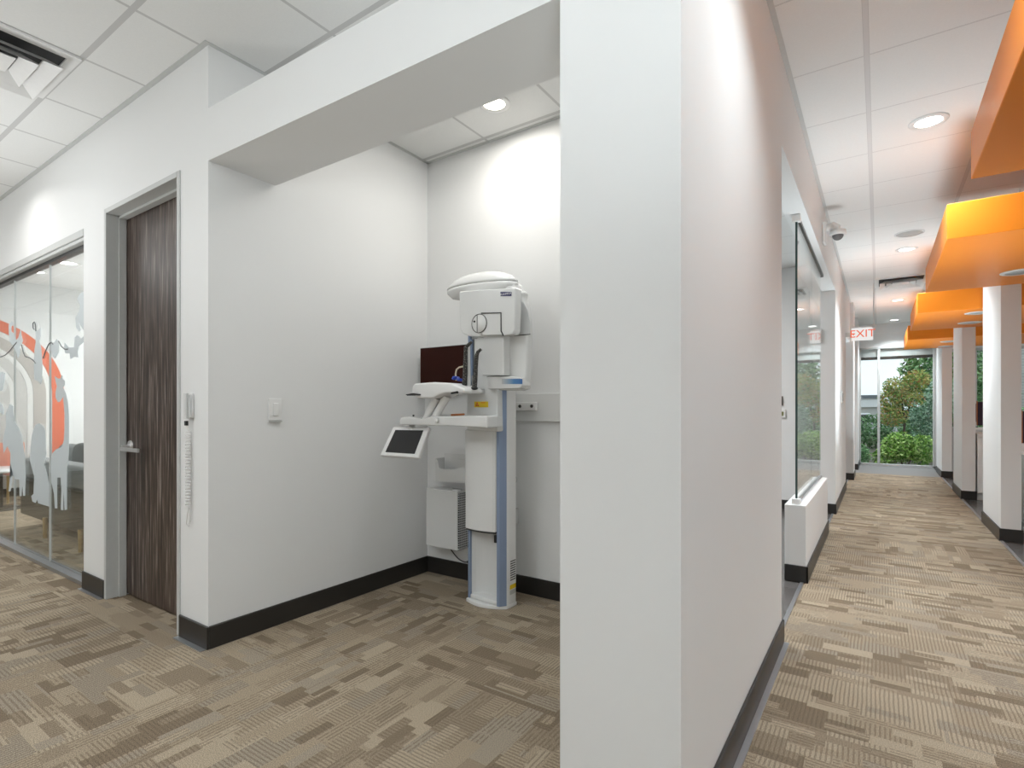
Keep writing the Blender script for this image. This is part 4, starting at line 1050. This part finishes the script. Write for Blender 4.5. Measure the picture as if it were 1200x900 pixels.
for x in (-1.85, 0.05):
    MB().lathe([(0.001, -0.09), (0.27, -0.09), (0.27, 0.09), (0.001, 0.09)], (x, 26.86, 0.15), 24, 'y').build('wheel', M['black'], car)

# ================================================================ LIGHT
sc_ = bpy.context.scene
w = bpy.data.worlds.new('world'); sc_.world = w; w.use_nodes = True
nt = w.node_tree; bg = nt.nodes['Background']
sk = nt.nodes.new('ShaderNodeTexNoise'); sk.inputs['Scale'].default_value = 3.0; sk.inputs['Detail'].default_value = 4
tcn = nt.nodes.new('ShaderNodeTexCoord'); nt.links.new(tcn.outputs['Generated'], sk.inputs['Vector'])
cr = nt.nodes.new('ShaderNodeValToRGB'); cr.color_ramp.elements[0].position = 0.35; cr.color_ramp.elements[1].position = 0.65
cr.color_ramp.elements[0].color = (0.62, 0.80, 0.88, 1); cr.color_ramp.elements[1].color = (0.92, 0.96, 0.98, 1)
nt.links.new(sk.outputs['Fac'], cr.inputs[0]); nt.links.new(cr.outputs[0], bg.inputs[0]); bg.inputs[1].default_value = 1.3

# added fill lamps with no seen fitting: hall, corridor, rooms; plus alcove and wall downlights
DAY = (0.955, 0.985, 1.0)
def ceiling_fill(x, y, p, z=CZ - 0.03, sx=0.6, sy=1.2, color=DAY, spread=PI):  # unseen fill panel added under a ceiling, no fitting modelled
    return lamp((x, y, z), p, sx, color, spread, sizey=sy)
ceiling_fill(-2.2, -0.9, 20); ceiling_fill(-4.2, -0.9, 26); ceiling_fill(-7.2, -0.6, 30); lamp((-8.2, -0.4, 1.1), 26, 0.6, DAY, PI, rot=(PI, 0, 0))  # hall fill; the last is an added up-facing lamp
ceiling_fill(1.4, -1.4, 22); ceiling_fill(3.4, 0.8, 30); ceiling_fill(3.8, 4.0, 40); ceiling_fill(3.8, 7.5, 40); ceiling_fill(3.8, 11.0, 40)
lamp((0.1, 1.9, CZ - 0.02), 11, 0.4, (0.84, 0.95, 1.0), 2.0); lamp((-2.2, 0.3, CZ - 0.02), 5, 0.3, DAY, 2.2)  # first lamp is unseen, added to brighten the near corridor
ceiling_fill(-2.4, 5.0, 85, z=2.87); ceiling_fill(-1.8, 11.5, 34, z=2.87)
ceiling_fill(-7.6, 3.2, 90, z=2.95); ceiling_fill(-6.0, 4.2, 40, z=2.95); lamp((-8.0, 3.6, 0.5), 45, 0.7, DAY, PI, rot=(PI, 0, 0))  # playroom fill; the last faces up, added to brighten its ceiling
lamp((-1.90, 2.58, CZ - 0.02), 7.5, 0.3, (1.0, 0.955, 0.89), PI)
lamp((-1.45, 2.15, CZ - 0.02), 5, 0.5, DAY, PI)  # extra unseen lamp added to light the alcove
lamp((-5.35, 0.90, CZ - 0.02), 5, 0.2, (1.0, 0.98, 0.95), 2.6)
# added up-facing fill lamps that brighten the hall and corridor ceilings
COOL = (0.85, 0.95, 1.0)
lamp((-1.2, -0.9, 1.7), 30, 0.5, DAY, PI, rot=(PI, 0, 0))
lamp((0.45, -0.3, 1.5), 44, 0.5, COOL, PI, rot=(PI, 0, 0))
lamp((-4.6, 0.0, 1.5), 24, 0.5, DAY, PI, rot=(PI, 0, 0))
lamp((0.1, 4.6, 0.5), 12, 0.7, COOL, 1.7, rot=(PI, 0, 0))
lamp((0.1, 7.6, 0.5), 12, 0.7, COOL, 1.7, rot=(PI, 0, 0))
lamp((0.1, 10.8, 0.5), 11, 0.7, COOL, 1.7, rot=(PI, 0, 0))

sc_.view_settings.view_transform = 'Standard'; sc_.view_settings.look = 'None'; sc_.view_settings.exposure = 0.0

# ================================================================ CAMERA
cam = bpy.data.cameras.new('camera'); co = bpy.data.objects.new('camera', cam); col.objects.link(co)
cam.sensor_width = 36; cam.lens = 36 * FPX / 1200; cam.shift_y = (HZ - 450) / 1200
cam.clip_start = 0.05; cam.clip_end = 300
co.location = (0, 0, CAMH); co.rotation_euler = (PI / 2, 0, YAW)
sc_.camera = co
